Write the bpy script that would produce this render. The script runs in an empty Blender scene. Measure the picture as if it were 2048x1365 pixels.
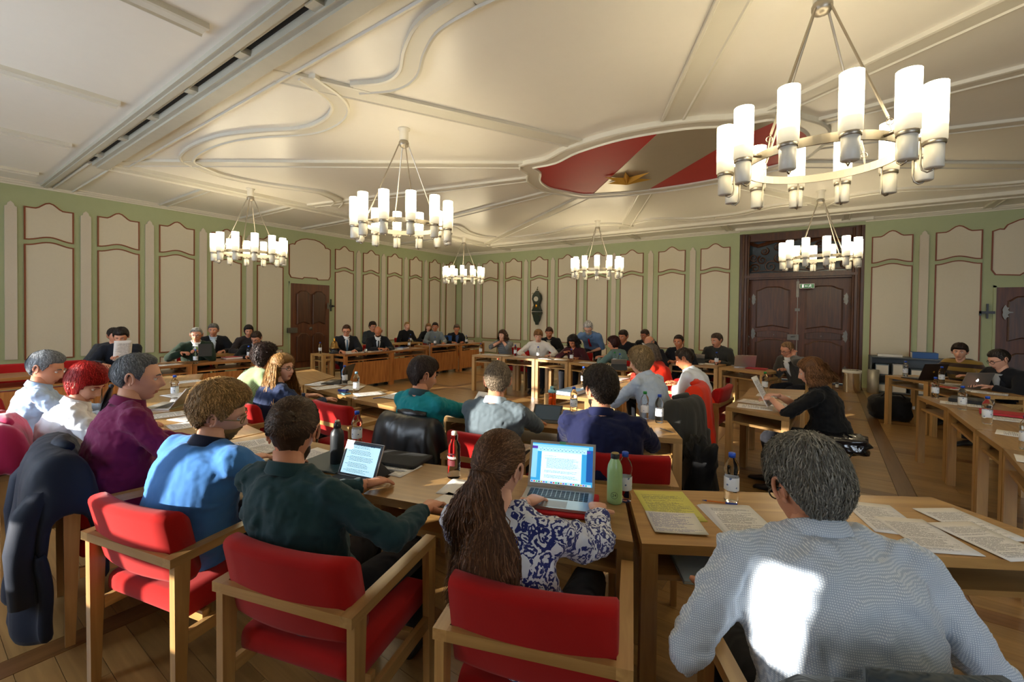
import bpy, math, random
import numpy as np
from mathutils import Vector, Matrix, noise
R_=math.radians
random.seed(7); RNG=np.random.default_rng(7)
scn=bpy.context.scene; COL=scn.collection
PI=math.pi
# ------------------------------------------------------------------ camera
cam=bpy.data.cameras.new('camera'); camo=bpy.data.objects.new('camera',cam); COL.objects.link(camo)
CX,CY,CH=11.8574,-12.9389,1.62
yaw,pitch,roll=-0.6159,-0.0159,0.0124
fv=Vector((math.sin(yaw)*math.cos(pitch),math.cos(yaw)*math.cos(pitch),math.sin(pitch)))
rv=Vector((math.cos(yaw),-math.sin(yaw),0)); uv=rv.cross(fv)
rr=rv*math.cos(roll)+uv*math.sin(roll); uu=-rv*math.sin(roll)+uv*math.cos(roll)
camo.matrix_world=Matrix(((rr.x,uu.x,-fv.x,CX),(rr.y,uu.y,-fv.y,CY),(rr.z,uu.z,-fv.z,CH),(0,0,0,1)))
cam.sensor_width=36; cam.lens=885.0/2048*36; cam.shift_y=-(682.5-640.04)/2048; cam.clip_start=0.05
scn.camera=camo
# ------------------------------------------------------------------ light and exposure
scn.view_settings.view_transform='Standard'; scn.view_settings.look='None'
scn.view_settings.gamma=1; scn.view_settings.use_curve_mapping=False
scn.view_settings.exposure=0.0
LAMP=21.0
wd=bpy.data.worlds.new('sky'); scn.world=wd; wd.use_nodes=True
nt=wd.node_tree; bg=nt.nodes['Background']
sky=nt.nodes.new('ShaderNodeTexSky'); sky.sky_type='HOSEK_WILKIE'; sky.turbidity=3
sky.sun_direction=(-0.43,-0.87,0.25)
nt.links.new(sky.outputs[0],bg.inputs[0]); bg.inputs[1].default_value=2.6
SUND=Vector((0.445,0.895,-0.232)).normalized()
sl=bpy.data.lights.new('sun','SUN'); so=bpy.data.objects.new('sun',sl); COL.objects.link(so)
sl.energy=15; sl.angle=R_(0.6); sl.color=(1,.93,.82)
so.rotation_euler=(-SUND).to_track_quat('Z','Y').to_euler(); so.location=(5,-20,6)
WINS=[(0.7,1.15),(2.75,3.35),(5.15,7.2),(7.9,8.85),(10.18,10.48),(14.2,15.4),(16.6,17.8)]
SUN_MASK={2:2.85,3:2.2,4:1.77}  # unseen boards added in these openings to cut off the upper sun
WY=-14.4
for i,(a,b) in enumerate(WINS):
    l=bpy.data.lights.new('daylight','AREA'); o=bpy.data.objects.new('daylight',l); COL.objects.link(o)
    l.shape='RECTANGLE'; l.size=b-a; l.size_y=2.3; l.energy=125*(b-a)/1.2; l.color=(.72,.84,1.0)
    o.location=((a+b)/2,WY-0.45,2.05); o.rotation_euler=(R_(90),0,0)
H=3.88
# ------------------------------------------------------------------ mesh helpers
class MB:
    def __init__(s): s.v=[];s.f=[];s.m=[];s.n=0;s.c=None
    def add(s,vs,fs,mi=0,tone=None):
        vs=np.asarray(vs,float).reshape(-1,3); b=s.n; s.v.append(vs); s.n+=len(vs)
        if isinstance(fs,np.ndarray): fs=(fs+b).tolist()
        else: fs=[[i+b for i in f] for f in fs]
        s.f+=fs; s.m+=[mi]*len(fs)
        return s
    def merge(s,o,M=None,mi=None):
        if not o.v: return s
        vs=np.concatenate(o.v)
        if M is not None:
            A=np.array(M)[:3,:]; vs=vs@A[:,:3].T+A[:,3]
        b=s.n; s.v.append(vs); s.n+=len(vs); s.f+=[[i+b for i in f] for f in o.f]
        s.m+=(o.m if mi is None else [mi]*len(o.m)); return s
    def box(s,x0,x1,y0,y1,z0,z1,mi=0,M=None):
        vs=np.array([(x,y,z) for x in(x0,x1) for y in(y0,y1) for z in(z0,z1)],float)
        if M is not None: A=np.array(M)[:3,:]; vs=vs@A[:,:3].T+A[:,3]
        return s.add(vs,[(0,1,3,2),(4,6,7,5),(0,4,5,1),(2,3,7,6),(0,2,6,4),(1,5,7,3)],mi)
    def prism(s,poly,z0,z1,mi=0):
        n=len(poly); vs=[(x,y,z0) for x,y in poly]+[(x,y,z1) for x,y in poly]
        fs=[list(range(n))[::-1],[n+i for i in range(n)]]+[(i,(i+1)%n,n+(i+1)%n,n+i) for i in range(n)]
        return s.add(vs,fs,mi)
    def rings(s,rs,mi=0,cap=True,closed=True):
        k=len(rs[0]); vs=np.concatenate([np.asarray(r,float) for r in rs]); fs=[]
        for i in range(len(rs)-1):
            for j in range(k if closed else k-1):
                a=i*k+j; b=i*k+(j+1)%k; fs.append((a,b,b+k,a+k))
        if cap: fs.append(list(range(k))[::-1]); fs.append([(len(rs)-1)*k+j for j in range(k)])
        return s.add(vs,fs,mi)
    def tube(s,path,rad,n=8,mi=0,flat=1.0,cap=True):
        P=[Vector(p) for p in path]; m=len(P)
        if not hasattr(rad,'__len__'): rad=[rad]*m
        ref=None; rs=[]
        for i in range(m):
            t=(P[min(i+1,m-1)]-P[max(i-1,0)])
            if t.length<1e-9: t=Vector((0,0,1))
            t.normalize()
            if ref is None:
                ref=Vector((1,0,0)) if abs(t.x)<.9 else Vector((0,1,0))
            a=(ref-t*ref.dot(t)); 
            if a.length<1e-6: a=t.orthogonal()
            a.normalize(); b=t.cross(a); ref=a
            rs.append([P[i]+(a*math.cos(q)+b*math.sin(q)*flat)*rad[i] for q in [2*PI*j/n for j in range(n)]])
        return s.rings(rs,mi,cap)
    def lathe(s,prof,n=16,c=(0,0,0),mi=0,cap=True):
        rs=[[(c[0]+r*math.cos(2*PI*j/n),c[1]+r*math.sin(2*PI*j/n),c[2]+z) for j in range(n)] for r,z in prof]
        return s.rings(rs,mi,cap)
    def ball(s,c,r,n=10,mi=0,sc=(1,1,1)):
        k=n//2+1
        rs=[[(c[0]+sc[0]*r*math.sin(t)*math.cos(2*PI*j/n),c[1]+sc[1]*r*math.sin(t)*math.sin(2*PI*j/n),c[2]-sc[2]*r*math.cos(t)) for j in range(n)] for t in [max(.08,min(PI-.08,PI*i/(k-1))) for i in range(k)]]
        return s.rings(rs,mi)
def mesh(name,mb,mats,smooth=False,bevel=0):
    me=bpy.data.meshes.new(name); vs=np.concatenate(mb.v)
    me.from_pydata(vs.tolist(),[],mb.f)
    if not isinstance(mats,(list,tuple)): mats=[mats]
    for m in mats: me.materials.append(m)
    me.polygons.foreach_set('material_index',mb.m)
    if smooth: me.polygons.foreach_set('use_smooth',[True]*len(me.polygons))
    me.update(); return me
def ob(name,me,parent=None,loc=None,rz=0,M=None):
    o=bpy.data.objects.new(name,me); COL.objects.link(o)
    if parent is not None: o.parent=parent
    if loc is not None: o.location=loc
    if rz: o.rotation_euler=(0,0,rz)
    if M is not None: o.matrix_local=M
    return o
def mk(name,mb,mats,parent=None,smooth=False,**k): return ob(name,mesh(name,mb,mats,smooth),parent,**k)
def emp(name,loc=(0,0,0),rz=0): 
    o=bpy.data.objects.new(name,None); COL.objects.link(o); o.location=loc; o.rotation_euler=(0,0,rz); o.empty_display_size=.1; return o
def tag(o,label=None,cat=None,group=None,kind=None):
    if label: o['label']=label
    if cat: o['category']=cat
    if group: o['group']=group
    if kind: o['kind']=kind
    return o
def copy_tree(o,parent=None):
    c=o.copy(); COL.objects.link(c)
    if parent is not None: c.parent=parent; c.matrix_parent_inverse=o.matrix_parent_inverse.copy()
    for ch in list(o.children): copy_tree(ch,c)
    return c
# ------------------------------------------------------------------ materials
def newmat(name):
    m=bpy.data.materials.new(name); m.use_nodes=True; return m,m.node_tree,m.node_tree.nodes['Principled BSDF']
def N(nt,t,**k):
    n=nt.nodes.new(t)
    for a,b in k.items():
        if a in n.inputs.keys(): n.inputs[a].default_value=b
        else: setattr(n,a,b)
    return n
def c4(c): return (c[0],c[1],c[2],1)
def srgb(h):
    h=h.lstrip('#'); r=[int(h[i:i+2],16)/255 for i in(0,2,4)]
    return tuple((x/12.92 if x<=.04045 else ((x+.055)/1.055)**2.4) for x in r)
_mc={}
def mat(name,col,rough=.5,metal=0,var=.08,scale=8,bump=0,bscale=60,sheen=0,coat=0,trans=0,ior=1.45,spec=.5):
    if isinstance(col,str): col=srgb(col)
    key=(name,col,rough)
    if key in _mc: return _mc[key]
    m,nt,b=newmat(name); b.inputs['Roughness'].default_value=rough; b.inputs['Metallic'].default_value=metal
    b.inputs['Specular IOR Level'].default_value=spec
    b.inputs['Base Color'].default_value=c4(col)
    tc=N(nt,'ShaderNodeTexCoord')
    if var:
        no=N(nt,'ShaderNodeTexNoise',Scale=scale,Detail=3); nt.links.new(tc.outputs['Object'],no.inputs['Vector'])
        mx=N(nt,'ShaderNodeMixRGB'); mx.inputs[1].default_value=c4([c*(1-var) for c in col]); mx.inputs[2].default_value=c4([min(1,c*(1+var)) for c in col])
        nt.links.new(no.outputs['Fac'],mx.inputs[0]); nt.links.new(mx.outputs[0],b.inputs['Base Color'])
    if bump:
        n2=N(nt,'ShaderNodeTexNoise',Scale=bscale,Detail=2); nt.links.new(tc.outputs['Object'],n2.inputs['Vector'])
        bp=N(nt,'ShaderNodeBump',Strength=bump,Distance=.004); nt.links.new(n2.outputs['Fac'],bp.inputs['Height']); nt.links.new(bp.outputs[0],b.inputs['Normal'])
    if sheen: b.inputs['Sheen Weight'].default_value=sheen
    if coat: b.inputs['Coat Weight'].default_value=coat
    if trans: b.inputs['Transmission Weight'].default_value=trans; b.inputs['IOR'].default_value=ior
    _mc[key]=m; return m
def wood(name,c1,c2,rough=.35,axis=0,scale=6,coat=.2,obj=True):
    m,nt,b=newmat(name); tc=N(nt,'ShaderNodeTexCoord'); mp=N(nt,'ShaderNodeMapping')
    s=[scale*5]*3; s[axis]=scale*.35; mp.inputs['Scale'].default_value=s
    nt.links.new(tc.outputs['Object'],mp.inputs['Vector'])
    oi=N(nt,'ShaderNodeObjectInfo'); ad=N(nt,'ShaderNodeVectorMath',operation='ADD'); mu=N(nt,'ShaderNodeVectorMath',operation='SCALE'); mu.inputs['Scale'].default_value=37
    cb=N(nt,'ShaderNodeCombineXYZ'); nt.links.new(oi.outputs['Random'],cb.inputs[0]); nt.links.new(oi.outputs['Random'],cb.inputs[1])
    nt.links.new(cb.outputs[0],mu.inputs[0]); nt.links.new(mp.outputs[0],ad.inputs[0]); nt.links.new(mu.outputs[0],ad.inputs[1])
    no=N(nt,'ShaderNodeTexNoise',Scale=1.0,Detail=5,Distortion=.6); nt.links.new(ad.outputs[0],no.inputs['Vector'])
    rp=N(nt,'ShaderNodeValToRGB'); rp.color_ramp.elements[0].position=.3; rp.color_ramp.elements[1].position=.72
    rp.color_ramp.elements[0].color=c4(srgb(c1)); rp.color_ramp.elements[1].color=c4(srgb(c2))
    nt.links.new(no.outputs['Fac'],rp.inputs[0])
    hs=N(nt,'ShaderNodeHueSaturation'); mr=N(nt,'ShaderNodeMapRange'); mr.inputs[3].default_value=.82; mr.inputs[4].default_value=1.15
    nt.links.new(oi.outputs['Random'],mr.inputs[0]); nt.links.new(mr.outputs[0],hs.inputs['Value']); nt.links.new(rp.outputs[0],hs.inputs['Color'])
    nt.links.new(hs.outputs[0],b.inputs['Base Color'])
    b.inputs['Roughness'].default_value=rough; b.inputs['Coat Weight'].default_value=coat; b.inputs['Coat Roughness'].default_value=.25
    bp=N(nt,'ShaderNodeBump',Strength=.06,Distance=.002); nt.links.new(no.outputs['Fac'],bp.inputs['Height']); nt.links.new(bp.outputs[0],b.inputs['Normal'])
    return m
def fabric(name,col,rough=.85,fold=.5,fscale=9,weave=500,sheen=.08,kind=None,col2=None,pscale=1,spec=.25):
    if isinstance(col,str): col=srgb(col)
    if isinstance(col2,str): col2=srgb(col2)
    m,nt,b=newmat(name); tc=N(nt,'ShaderNodeTexCoord'); O=tc.outputs['Object']
    b.inputs['Roughness'].default_value=rough; b.inputs['Sheen Weight'].default_value=sheen; b.inputs['Specular IOR Level'].default_value=spec
    def ramp(src,lo,hi,a,c):
        r=N(nt,'ShaderNodeValToRGB'); r.color_ramp.elements[0].position=lo; r.color_ramp.elements[1].position=hi
        r.color_ramp.elements[0].color=c4(a); r.color_ramp.elements[1].color=c4(c); nt.links.new(src,r.inputs[0]); return r.outputs[0]
    no=N(nt,'ShaderNodeTexNoise',Scale=fscale*.6,Detail=3); nt.links.new(O,no.inputs['Vector'])
    base=ramp(no.outputs['Fac'],.3,.7,[c*.88 for c in col],[min(1,c*1.08) for c in col])
    if kind=='stripes':
        w=N(nt,'ShaderNodeTexWave',wave_type='BANDS',bands_direction='Z',Scale=pscale,Distortion=.3); nt.links.new(O,w.inputs['Vector'])
        mx=N(nt,'ShaderNodeMixRGB'); nt.links.new(ramp(w.outputs['Fac'],.48,.55,(0,0,0),(1,1,1)),mx.inputs[0]); nt.links.new(base,mx.inputs[1]); mx.inputs[2].default_value=c4(col2); base=mx.outputs[0]
    if kind=='check':
        ws=[]
        for d in 'XZ':
            w=N(nt,'ShaderNodeTexWave',wave_type='BANDS',bands_direction=d,Scale=pscale,Distortion=0); nt.links.new(O,w.inputs['Vector']); ws.append(ramp(w.outputs['Fac'],.45,.6,(0,0,0),(.75,.75,.75)))
        mx=N(nt,'ShaderNodeMixRGB',blend_type='LIGHTEN'); mx.inputs[0].default_value=1; nt.links.new(ws[0],mx.inputs[1]); nt.links.new(ws[1],mx.inputs[2])
        m2=N(nt,'ShaderNodeMixRGB'); nt.links.new(mx.outputs[0],m2.inputs[0]); nt.links.new(base,m2.inputs[1]); m2.inputs[2].default_value=c4(col2); base=m2.outputs[0]
    if kind=='floral':
        vo=N(nt,'ShaderNodeTexVoronoi',Scale=pscale,feature='F1'); nd=N(nt,'ShaderNodeTexNoise',Scale=pscale*1.3,Detail=4)
        nt.links.new(O,nd.inputs['Vector']); va=N(nt,'ShaderNodeVectorMath',operation='MULTIPLY_ADD'); nt.links.new(nd.outputs['Color'],va.inputs[0]); va.inputs[1].default_value=(.06,.06,.06); nt.links.new(O,va.inputs[2])
        nt.links.new(va.outputs[0],vo.inputs['Vector'])
        w=N(nt,'ShaderNodeMath',operation='MULTIPLY'); nt.links.new(vo.outputs['Distance'],w.inputs[0]); w.inputs[1].default_value=19
        si=N(nt,'ShaderNodeMath',operation='SINE'); nt.links.new(w.outputs[0],si.inputs[0])
        v2=N(nt,'ShaderNodeTexVoronoi',Scale=pscale*2.3,feature='F1'); nt.links.new(va.outputs[0],v2.inputs['Vector'])
        cut=N(nt,'ShaderNodeMath',operation='LESS_THAN'); nt.links.new(v2.outputs['Distance'],cut.inputs[0]); cut.inputs[1].default_value=.33
        g=N(nt,'ShaderNodeMath',operation='GREATER_THAN'); nt.links.new(si.outputs[0],g.inputs[0]); g.inputs[1].default_value=.1
        n3=N(nt,'ShaderNodeTexNoise',Scale=pscale*.7,Detail=1); nt.links.new(O,n3.inputs['Vector']); g3=N(nt,'ShaderNodeMath',operation='GREATER_THAN'); nt.links.new(n3.outputs['Fac'],g3.inputs[0]); g3.inputs[1].default_value=.36
        mm=N(nt,'ShaderNodeMath',operation='MULTIPLY'); nt.links.new(g.outputs[0],mm.inputs[0]); nt.links.new(g3.outputs[0],mm.inputs[1])
        ma=N(nt,'ShaderNodeMath',operation='MULTIPLY'); nt.links.new(cut.outputs[0],ma.inputs[0]); nt.links.new(g3.outputs[0],ma.inputs[1])
        mx0=N(nt,'ShaderNodeMath',operation='MAXIMUM'); nt.links.new(mm.outputs[0],mx0.inputs[0]); nt.links.new(ma.outputs[0],mx0.inputs[1])
        mx=N(nt,'ShaderNodeMixRGB'); nt.links.new(mx0.outputs[0],mx.inputs[0]); nt.links.new(base,mx.inputs[1]); mx.inputs[2].default_value=c4(col2); base=mx.outputs[0]
    nt.links.new(base,b.inputs['Base Color'])
    # folds: ridged noise relief, plus fine weave
    mp=N(nt,'ShaderNodeMapping'); mp.inputs['Scale'].default_value=(1,1,.55); nt.links.new(O,mp.inputs['Vector'])
    f=N(nt,'ShaderNodeTexNoise',Scale=fscale,Detail=2,Distortion=1.2); nt.links.new(mp.outputs[0],f.inputs['Vector'])
    f.noise_type='RIDGED_MULTIFRACTAL'
    bp=N(nt,'ShaderNodeBump',Strength=fold,Distance=.022); nt.links.new(f.outputs['Fac'],bp.inputs['Height'])
    f2=N(nt,'ShaderNodeTexNoise',Scale=weave,Detail=1); nt.links.new(O,f2.inputs['Vector'])
    b2=N(nt,'ShaderNodeBump',Strength=.25,Distance=.001); nt.links.new(f2.outputs['Fac'],b2.inputs['Height']); nt.links.new(bp.outputs[0],b2.inputs['Normal'])
    nt.links.new(b2.outputs[0],b.inputs['Normal']); return m
def paper_mat(name,col,ink=(.08,.08,.1),lines=34,em=0,hand=False,mx_=.1,top=.86):
    m,nt,b=newmat(name); tc=N(nt,'ShaderNodeTexCoord'); sp=N(nt,'ShaderNodeSeparateXYZ'); nt.links.new(tc.outputs['Generated'],sp.inputs[0])
    def mth(op,a,bb=None,c=None):
        n=N(nt,'ShaderNodeMath',operation=op)
        for i,x in enumerate((a,bb,c)):
            if x is None: continue
            if isinstance(x,(int,float)): n.inputs[i].default_value=x
            else: nt.links.new(x,n.inputs[i])
        return n.outputs[0]
    X,Y=sp.outputs[0],sp.outputs[1]
    fy=mth('MULTIPLY',Y,lines); fr=mth('FRACT',fy); fl=mth('FLOOR',fy)
    line=mth('LESS_THAN',fr,.48)
    cb=N(nt,'ShaderNodeCombineXYZ'); nt.links.new(mth('MULTIPLY',X,38),cb.inputs[0]); nt.links.new(mth('MULTIPLY',fl,7.3),cb.inputs[1])
    no=N(nt,'ShaderNodeTexNoise',Scale=1,Detail=2); nt.links.new(cb.outputs[0],no.inputs['Vector'])
    word=mth('GREATER_THAN',no.outputs['Fac'],.43)
    cb2=N(nt,'ShaderNodeCombineXYZ'); nt.links.new(mth('MULTIPLY',fl,.37),cb2.inputs[1]); oi=N(nt,'ShaderNodeObjectInfo'); nt.links.new(mth('MULTIPLY',oi.outputs['Random'],50),cb2.inputs[0])
    n2=N(nt,'ShaderNodeTexNoise',Scale=2.2,Detail=1); nt.links.new(cb2.outputs[0],n2.inputs['Vector'])
    ln=mth('MULTIPLY',n2.outputs['Fac'],1.45)   # ragged line length
    inx=mth('MULTIPLY',mth('GREATER_THAN',X,mx_),mth('LESS_THAN',X,mth('MINIMUM',ln,1-mx_)))
    iny=mth('MULTIPLY',mth('GREATER_THAN',Y,.08),mth('LESS_THAN',Y,top))
    blk=mth('GREATER_THAN',n2.outputs['Fac'],.36)
    k=mth('MULTIPLY',mth('MULTIPLY',line,word),mth('MULTIPLY',mth('MULTIPLY',inx,iny),blk))
    k=mth('MULTIPLY',k,.75)
    mx=N(nt,'ShaderNodeMixRGB'); nt.links.new(k,mx.inputs[0]); mx.inputs[1].default_value=c4(col); mx.inputs[2].default_value=c4(ink)
    nt.links.new(mx.outputs[0],b.inputs['Base Color']); b.inputs['Roughness'].default_value=.75 if not em else .2
    if em: nt.links.new(mx.outputs[0],b.inputs['Emission Color']); b.inputs['Emission Strength'].default_value=em
    return m
def emis(name,col,st,base=None):
    if isinstance(col,str): col=srgb(col)
    m,nt,b=newmat(name); b.inputs['Base Color'].default_value=c4(base or col); b.inputs['Emission Color'].default_value=c4(col); b.inputs['Emission Strength'].default_value=st; b.inputs['Roughness'].default_value=.25; return m
M_oak=wood('light_oak','#96703f','#b28b54',.34,0); M_oaky=wood('light_oak_y','#a07a48','#bd9760',.34,1); M_oakz=wood('light_oak_z','#a07846','#c0985e',.4,2)
M_desk=wood('warm_oak','#7d4a22','#b27a40',.35,0); M_deskz=wood('warm_oak_z','#8a4f22','#b8793c',.4,2)
M_plank=wood('floor_oak','#84643a','#a17d4b',.3,0,5,.4); M_band=wood('floor_band','#65421f','#7c5630',.3,0,5,.4)
M_door=wood('dark_door','#4a2410','#6c3a1b',.45,2,5,.05); M_door2=wood('dark_door_mould','#381b0b','#573015',.4,2,5,.08)
M_red=fabric('red_wool','#a00f0c',.95,.05,5,700,.08)
M_redb=mat('red_fabric',srgb('#9c0f1a'),.9,var=.1)
M_ceil=mat('ceiling_paint',srgb('#e4dfd4'),.36,var=.02,bump=.02,bscale=14)
M_ceilrib=mat('ceiling_moulding',srgb('#d2cdbe'),.38,var=.02)
M_green=mat('sage_paint',srgb('#a3ab84'),.55,var=.04)
M_panel=mat('panel_canvas',srgb('#cdc4b0'),.7,var=.03,scale=30,bump=.06,bscale=200)
M_pil=mat('pilaster_canvas',srgb('#c8beae'),.7,var=.03,scale=30)
M_line=mat('brown_moulding',srgb('#7c3d1c'),.5,var=.08)
M_white=mat('white_plaster',srgb('#d6d0c0'),.5,var=.02)
M_steel=mat('brushed_steel',(.4,.36,.3),.42,1,var=.05)
M_brass=mat('gold_leaf',srgb('#c08a30'),.3,1,var=.1)
M_iron=mat('old_iron',srgb('#6f6b64'),.4,.9,var=.2)
M_black=mat('black_plastic',(.012,.012,.014),.4,var=.1)
M_alu=mat('aluminium',srgb('#b9b6b0'),.35,.8,var=.02)
M_skin=mat('skin',srgb('#c98a6a'),.5,var=.07,scale=14,bump=.05,bscale=120); M_skin2=mat('skin_tan',srgb('#b9744f'),.5,var=.07,scale=14); M_skin3=mat('skin_pale',srgb('#d8a288'),.5,var=.06,scale=14)
M_lip=mat('lips',srgb('#ad6a55'),.45); M_eyew=mat('eye_white',(.75,.72,.68),.2,var=0); M_iris=mat('iris',(.03,.02,.015),.15,var=0)
M_paper=paper_mat('printed_paper',srgb('#dfdcd8')); M_paper2=paper_mat('printed_paper_dense',srgb('#dedbd8'),lines=48); M_yellow=paper_mat('yellow_paper',srgb('#d6d06a'),lines=44); M_hand=paper_mat('handwritten_paper',srgb('#dcdad6'),ink=(.1,.1,.35),lines=22,mx_=.05,top=.95)
M_blank=mat('plain_paper',srgb('#dcd8d2'),.7,var=.02); M_bluep=mat('pale_blue_paper',srgb('#a9bccb'),.6,var=.05); M_redp=mat('red_folder',srgb('#b01722'),.5); M_bluef=mat('blue_folder',srgb('#1d5296'),.45)
M_glass=mat('clear_plastic',(.97,.98,.99),.02,var=0,trans=1,ior=1.14); M_water=mat('water',(.95,.98,.99),.02,var=0,trans=1,ior=1.2)
M_label=None
# ------------------------------------------------------------------ floor
fl=mk('floor',MB().box(-.1,19.6,-14.6,.5,-.12,-.012),mat('floor_gap',srgb('#3b2412'),.6)); tag(fl,kind='structure')
P=1.8; BW=.14
cells=[]
planks=[]; bands=[]
xs=[10.7-.07+P*i for i in range(-6,6)]; ys=[-14.95+P*j for j in range(0,9)]
pl_len=P-BW; npl=13; pw=pl_len/npl
for x in xs:
    for j,y in enumerate(ys):
        for k in range(npl):
            L=pl_len
            cut=[.35,.8,.55,.2,.65][(k*3+j)%5]
            for a,b in ((0,cut),(cut,1)):
                planks.append((x+BW+L*(a+b)/2, y+BW+pw*(k+.5), L*(b-a)))
        bands.append((x+BW/2,y+P/2,'y')); bands.append((x+BW/2+P/2,y+BW/2,'x'))
def inroom(x,y,hx,hy): return x-hx>-.05 and x+hx<19.55 and y-hy>-14.45 and y+hy<.02
planks=[p for p in planks if inroom(p[0],p[1],p[2]/2,pw/2)]
def vis(x,y):
    d=Vector((x-CX,y-CY,-CH)); w=d.dot(fv)
    if w<.3: return 1e9
    px=d.dot(rr)/w; py=d.dot(uu)/w
    if abs(px)>1.2 or py<-.86: return 1e8+w
    return w
planks.sort(key=lambda p:vis(p[0],p[1]))
pmesh={}
rest=MB()
for i,(x,y,L) in enumerate(planks):
    if i<260:
        key=round(L,3)
        if key not in pmesh: pmesh[key]=mesh('plank',MB().box(-L/2+.001,L/2-.001,-pw/2+.001,pw/2-.001,-.012,0),M_plank)
        ob('plank',pmesh[key],fl,(x,y,0))
    else: rest.box(x-L/2+.001,x+L/2-.001,y-pw/2+.001,y+pw/2-.001,-.012,0)
tag(mk('planks',rest,M_plank,fl),kind='stuff')
bm_=mesh('border_strip',MB().box(-P/2,P/2,-BW/2+.002,BW/2-.002,-.012,.0005),M_band)
bm2=mesh('border_strip',MB().box(-P/2+BW/2,P/2-BW/2,-BW/2+.002,BW/2-.002,-.012,.0003),M_band)
for x,y,d in bands:
    if -.05<x<19.5 and -14.4<y<0:
        if inroom(x,y,.07 if d=='y' else .9,.9 if d=='y' else .07): ob('border_strip',bm_ if d=='y' else bm2,fl,(x,y,0),PI/2 if d=='y' else 0)
# ------------------------------------------------------------------ walls
XR=19.5
def wallpart(M):  # M maps local (u along wall, v out into room, z)
    return M
ML=Matrix(((0,1,0,0),(-1,0,0,0),(0,0,1,0),(0,0,0,1)))  # left wall: u=-y ... local (u,v,z)->(v,-u,z)
MBk=Matrix(((1,0,0,0),(0,-1,0,0),(0,0,1,0),(0,0,0,1))) # back wall: (u,v,z)->(u,-v,z)
wl=mk('wall_left',MB().box(-.25,0,WY-.2,.3,0,H),M_green); tag(wl,kind='structure')
wb=mk('wall_back',MB().box(0,9.99,0,.6,0,H).box(12.57,XR,0,.6,0,H).box(9.99,12.57,0,.6,3.74,H),M_green); tag(wb,kind='structure')
tag(mk('wall_right',MB().box(XR,XR+.25,WY-.2,.3,0,H),M_green),kind='structure')
wf=MB(); pv=-.2
for a,b in WINS:
    wf.box(pv,a,WY-.35,WY,0,H); wf.box(a,b,WY-.35,WY,0,.85); wf.box(a,b,WY-.35,WY,3.2,H); pv=b
wf.box(pv,XR+.2,WY-.35,WY,0,H)
for k_,z_ in SUN_MASK.items(): wf.box(WINS[k_][0],WINS[k_][1],WY-.12,WY-.1,z_,3.2)
wf.box(WINS[4][0],WINS[4][1],WY-.12,WY-.1,.8,1.5)  # lower unseen board, added to trim the sun through the narrowest opening
if 1: tag(mk('wall_front',wf,M_white),kind='structure')
for i,(a,b) in enumerate(WINS):
    f=MB(); t=.05
    f.box(a,a+t,WY-.25,WY-.18,.85,3.2).box(b-t,b,WY-.25,WY-.18,.85,3.2).box(a,b,WY-.25,WY-.18,.85,.9).box(a,b,WY-.25,WY-.18,3.15,3.2)
    n=max(1,round((b-a)/.62))
    for k in range(1,n): x=a+(b-a)*k/n; f.box(x-.042,x+.042,WY-.25,WY-.2,.9,3.15)
    for z in (1.24,1.8,2.45): f.box(a+t,b-t,WY-.245,WY-.205,z-.04,z+.04)
    tag(mk('window_%d'%(i+1),f,M_white),kind='structure')
def arch_top(u0,u1,z,rise,n=14,kind=0):
    out=[]
    for i in range(n+1):
        t=i/n; u=u0+(u1-u0)*t; s=abs(2*t-1)
        if kind==0: r=rise*(0 if s>.62 else .5+.5*math.cos(PI*s/.62))  
        else: r=rise*(.5+.5*math.cos(PI*s))
        out.append((u,z+r))
    return out
def outline_panel(par,M,pts,th=.012,lw=.022,mp=M_panel,name='panel'):
    n=len(pts); mb=MB(); vs=[]
    for v in (0.0,th): vs+=[M@Vector((u,v,z)) for u,z in pts]
    mb.add([tuple(v) for v in vs],[[n+i for i in range(n)]]+[(i,(i+1)%n,n+(i+1)%n,n+i) for i in range(n)])
    p=mk(name,mb,mp,par)
    if lw:
        c=np.mean(np.array(pts),0); q=np.array(pts)
        # offset outline
        m2=MB(); ring=[]
        for i in range(n):
            a=q[i-1]; b=q[i]; d=q[(i+1)%n]
            t1=(b-a)/max(1e-6,np.linalg.norm(b-a)); t2=(d-b)/max(1e-6,np.linalg.norm(d-b))
            nn=np.array([t1[1]+t2[1],-(t1[0]+t2[0])]); nn/=max(.3,np.linalg.norm(nn)); k=1/max(.6,math.sqrt((1+float(t1@t2))/2))
            o=q[i]+nn*lw*k; ii=q[i]-nn*0*k
            ring.append([tuple(M@Vector((*ii[:1],0,ii[1]))),tuple(M@Vector((ii[0],th+.01,ii[1]))),tuple(M@Vector((o[0],th+.01,o[1]))),tuple(M@Vector((o[0],0,o[1])))])
        ring.append(ring[0]); m2.rings(ring,cap=False)
        mk('moulding',m2,M_line,p)
    return p
def panel_pair(par,M,u0,u1):
    top=arch_top(u0,u1,3.42,.12); mid=arch_top(u0,u1,2.86,.07,kind=1)
    outline_panel(par,M,[*mid[::1],*top[::-1]])
    t2=arch_top(u0,u1,2.74,.07,kind=1)
    outline_panel(par,M,[(u0,.67),(u1,.67),*t2[::-1]])
    outline_panel(par,M,[(u0,.16),(u1,.16),(u1,.55),(u0,.55)],lw=.008)
def pilaster(par,M,uc,w=.075):
    pts=[(uc-w,.67),(uc+w,.67),(uc+w,3.4),(uc+w*.6,3.42),(uc+w*.5,3.46),(uc,3.5),(uc-w*.5,3.46),(uc-w*.6,3.42),(uc-w,3.4)]
    outline_panel(par,M,pts,th=.03,lw=0,mp=M_pil,name='pilaster')
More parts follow.
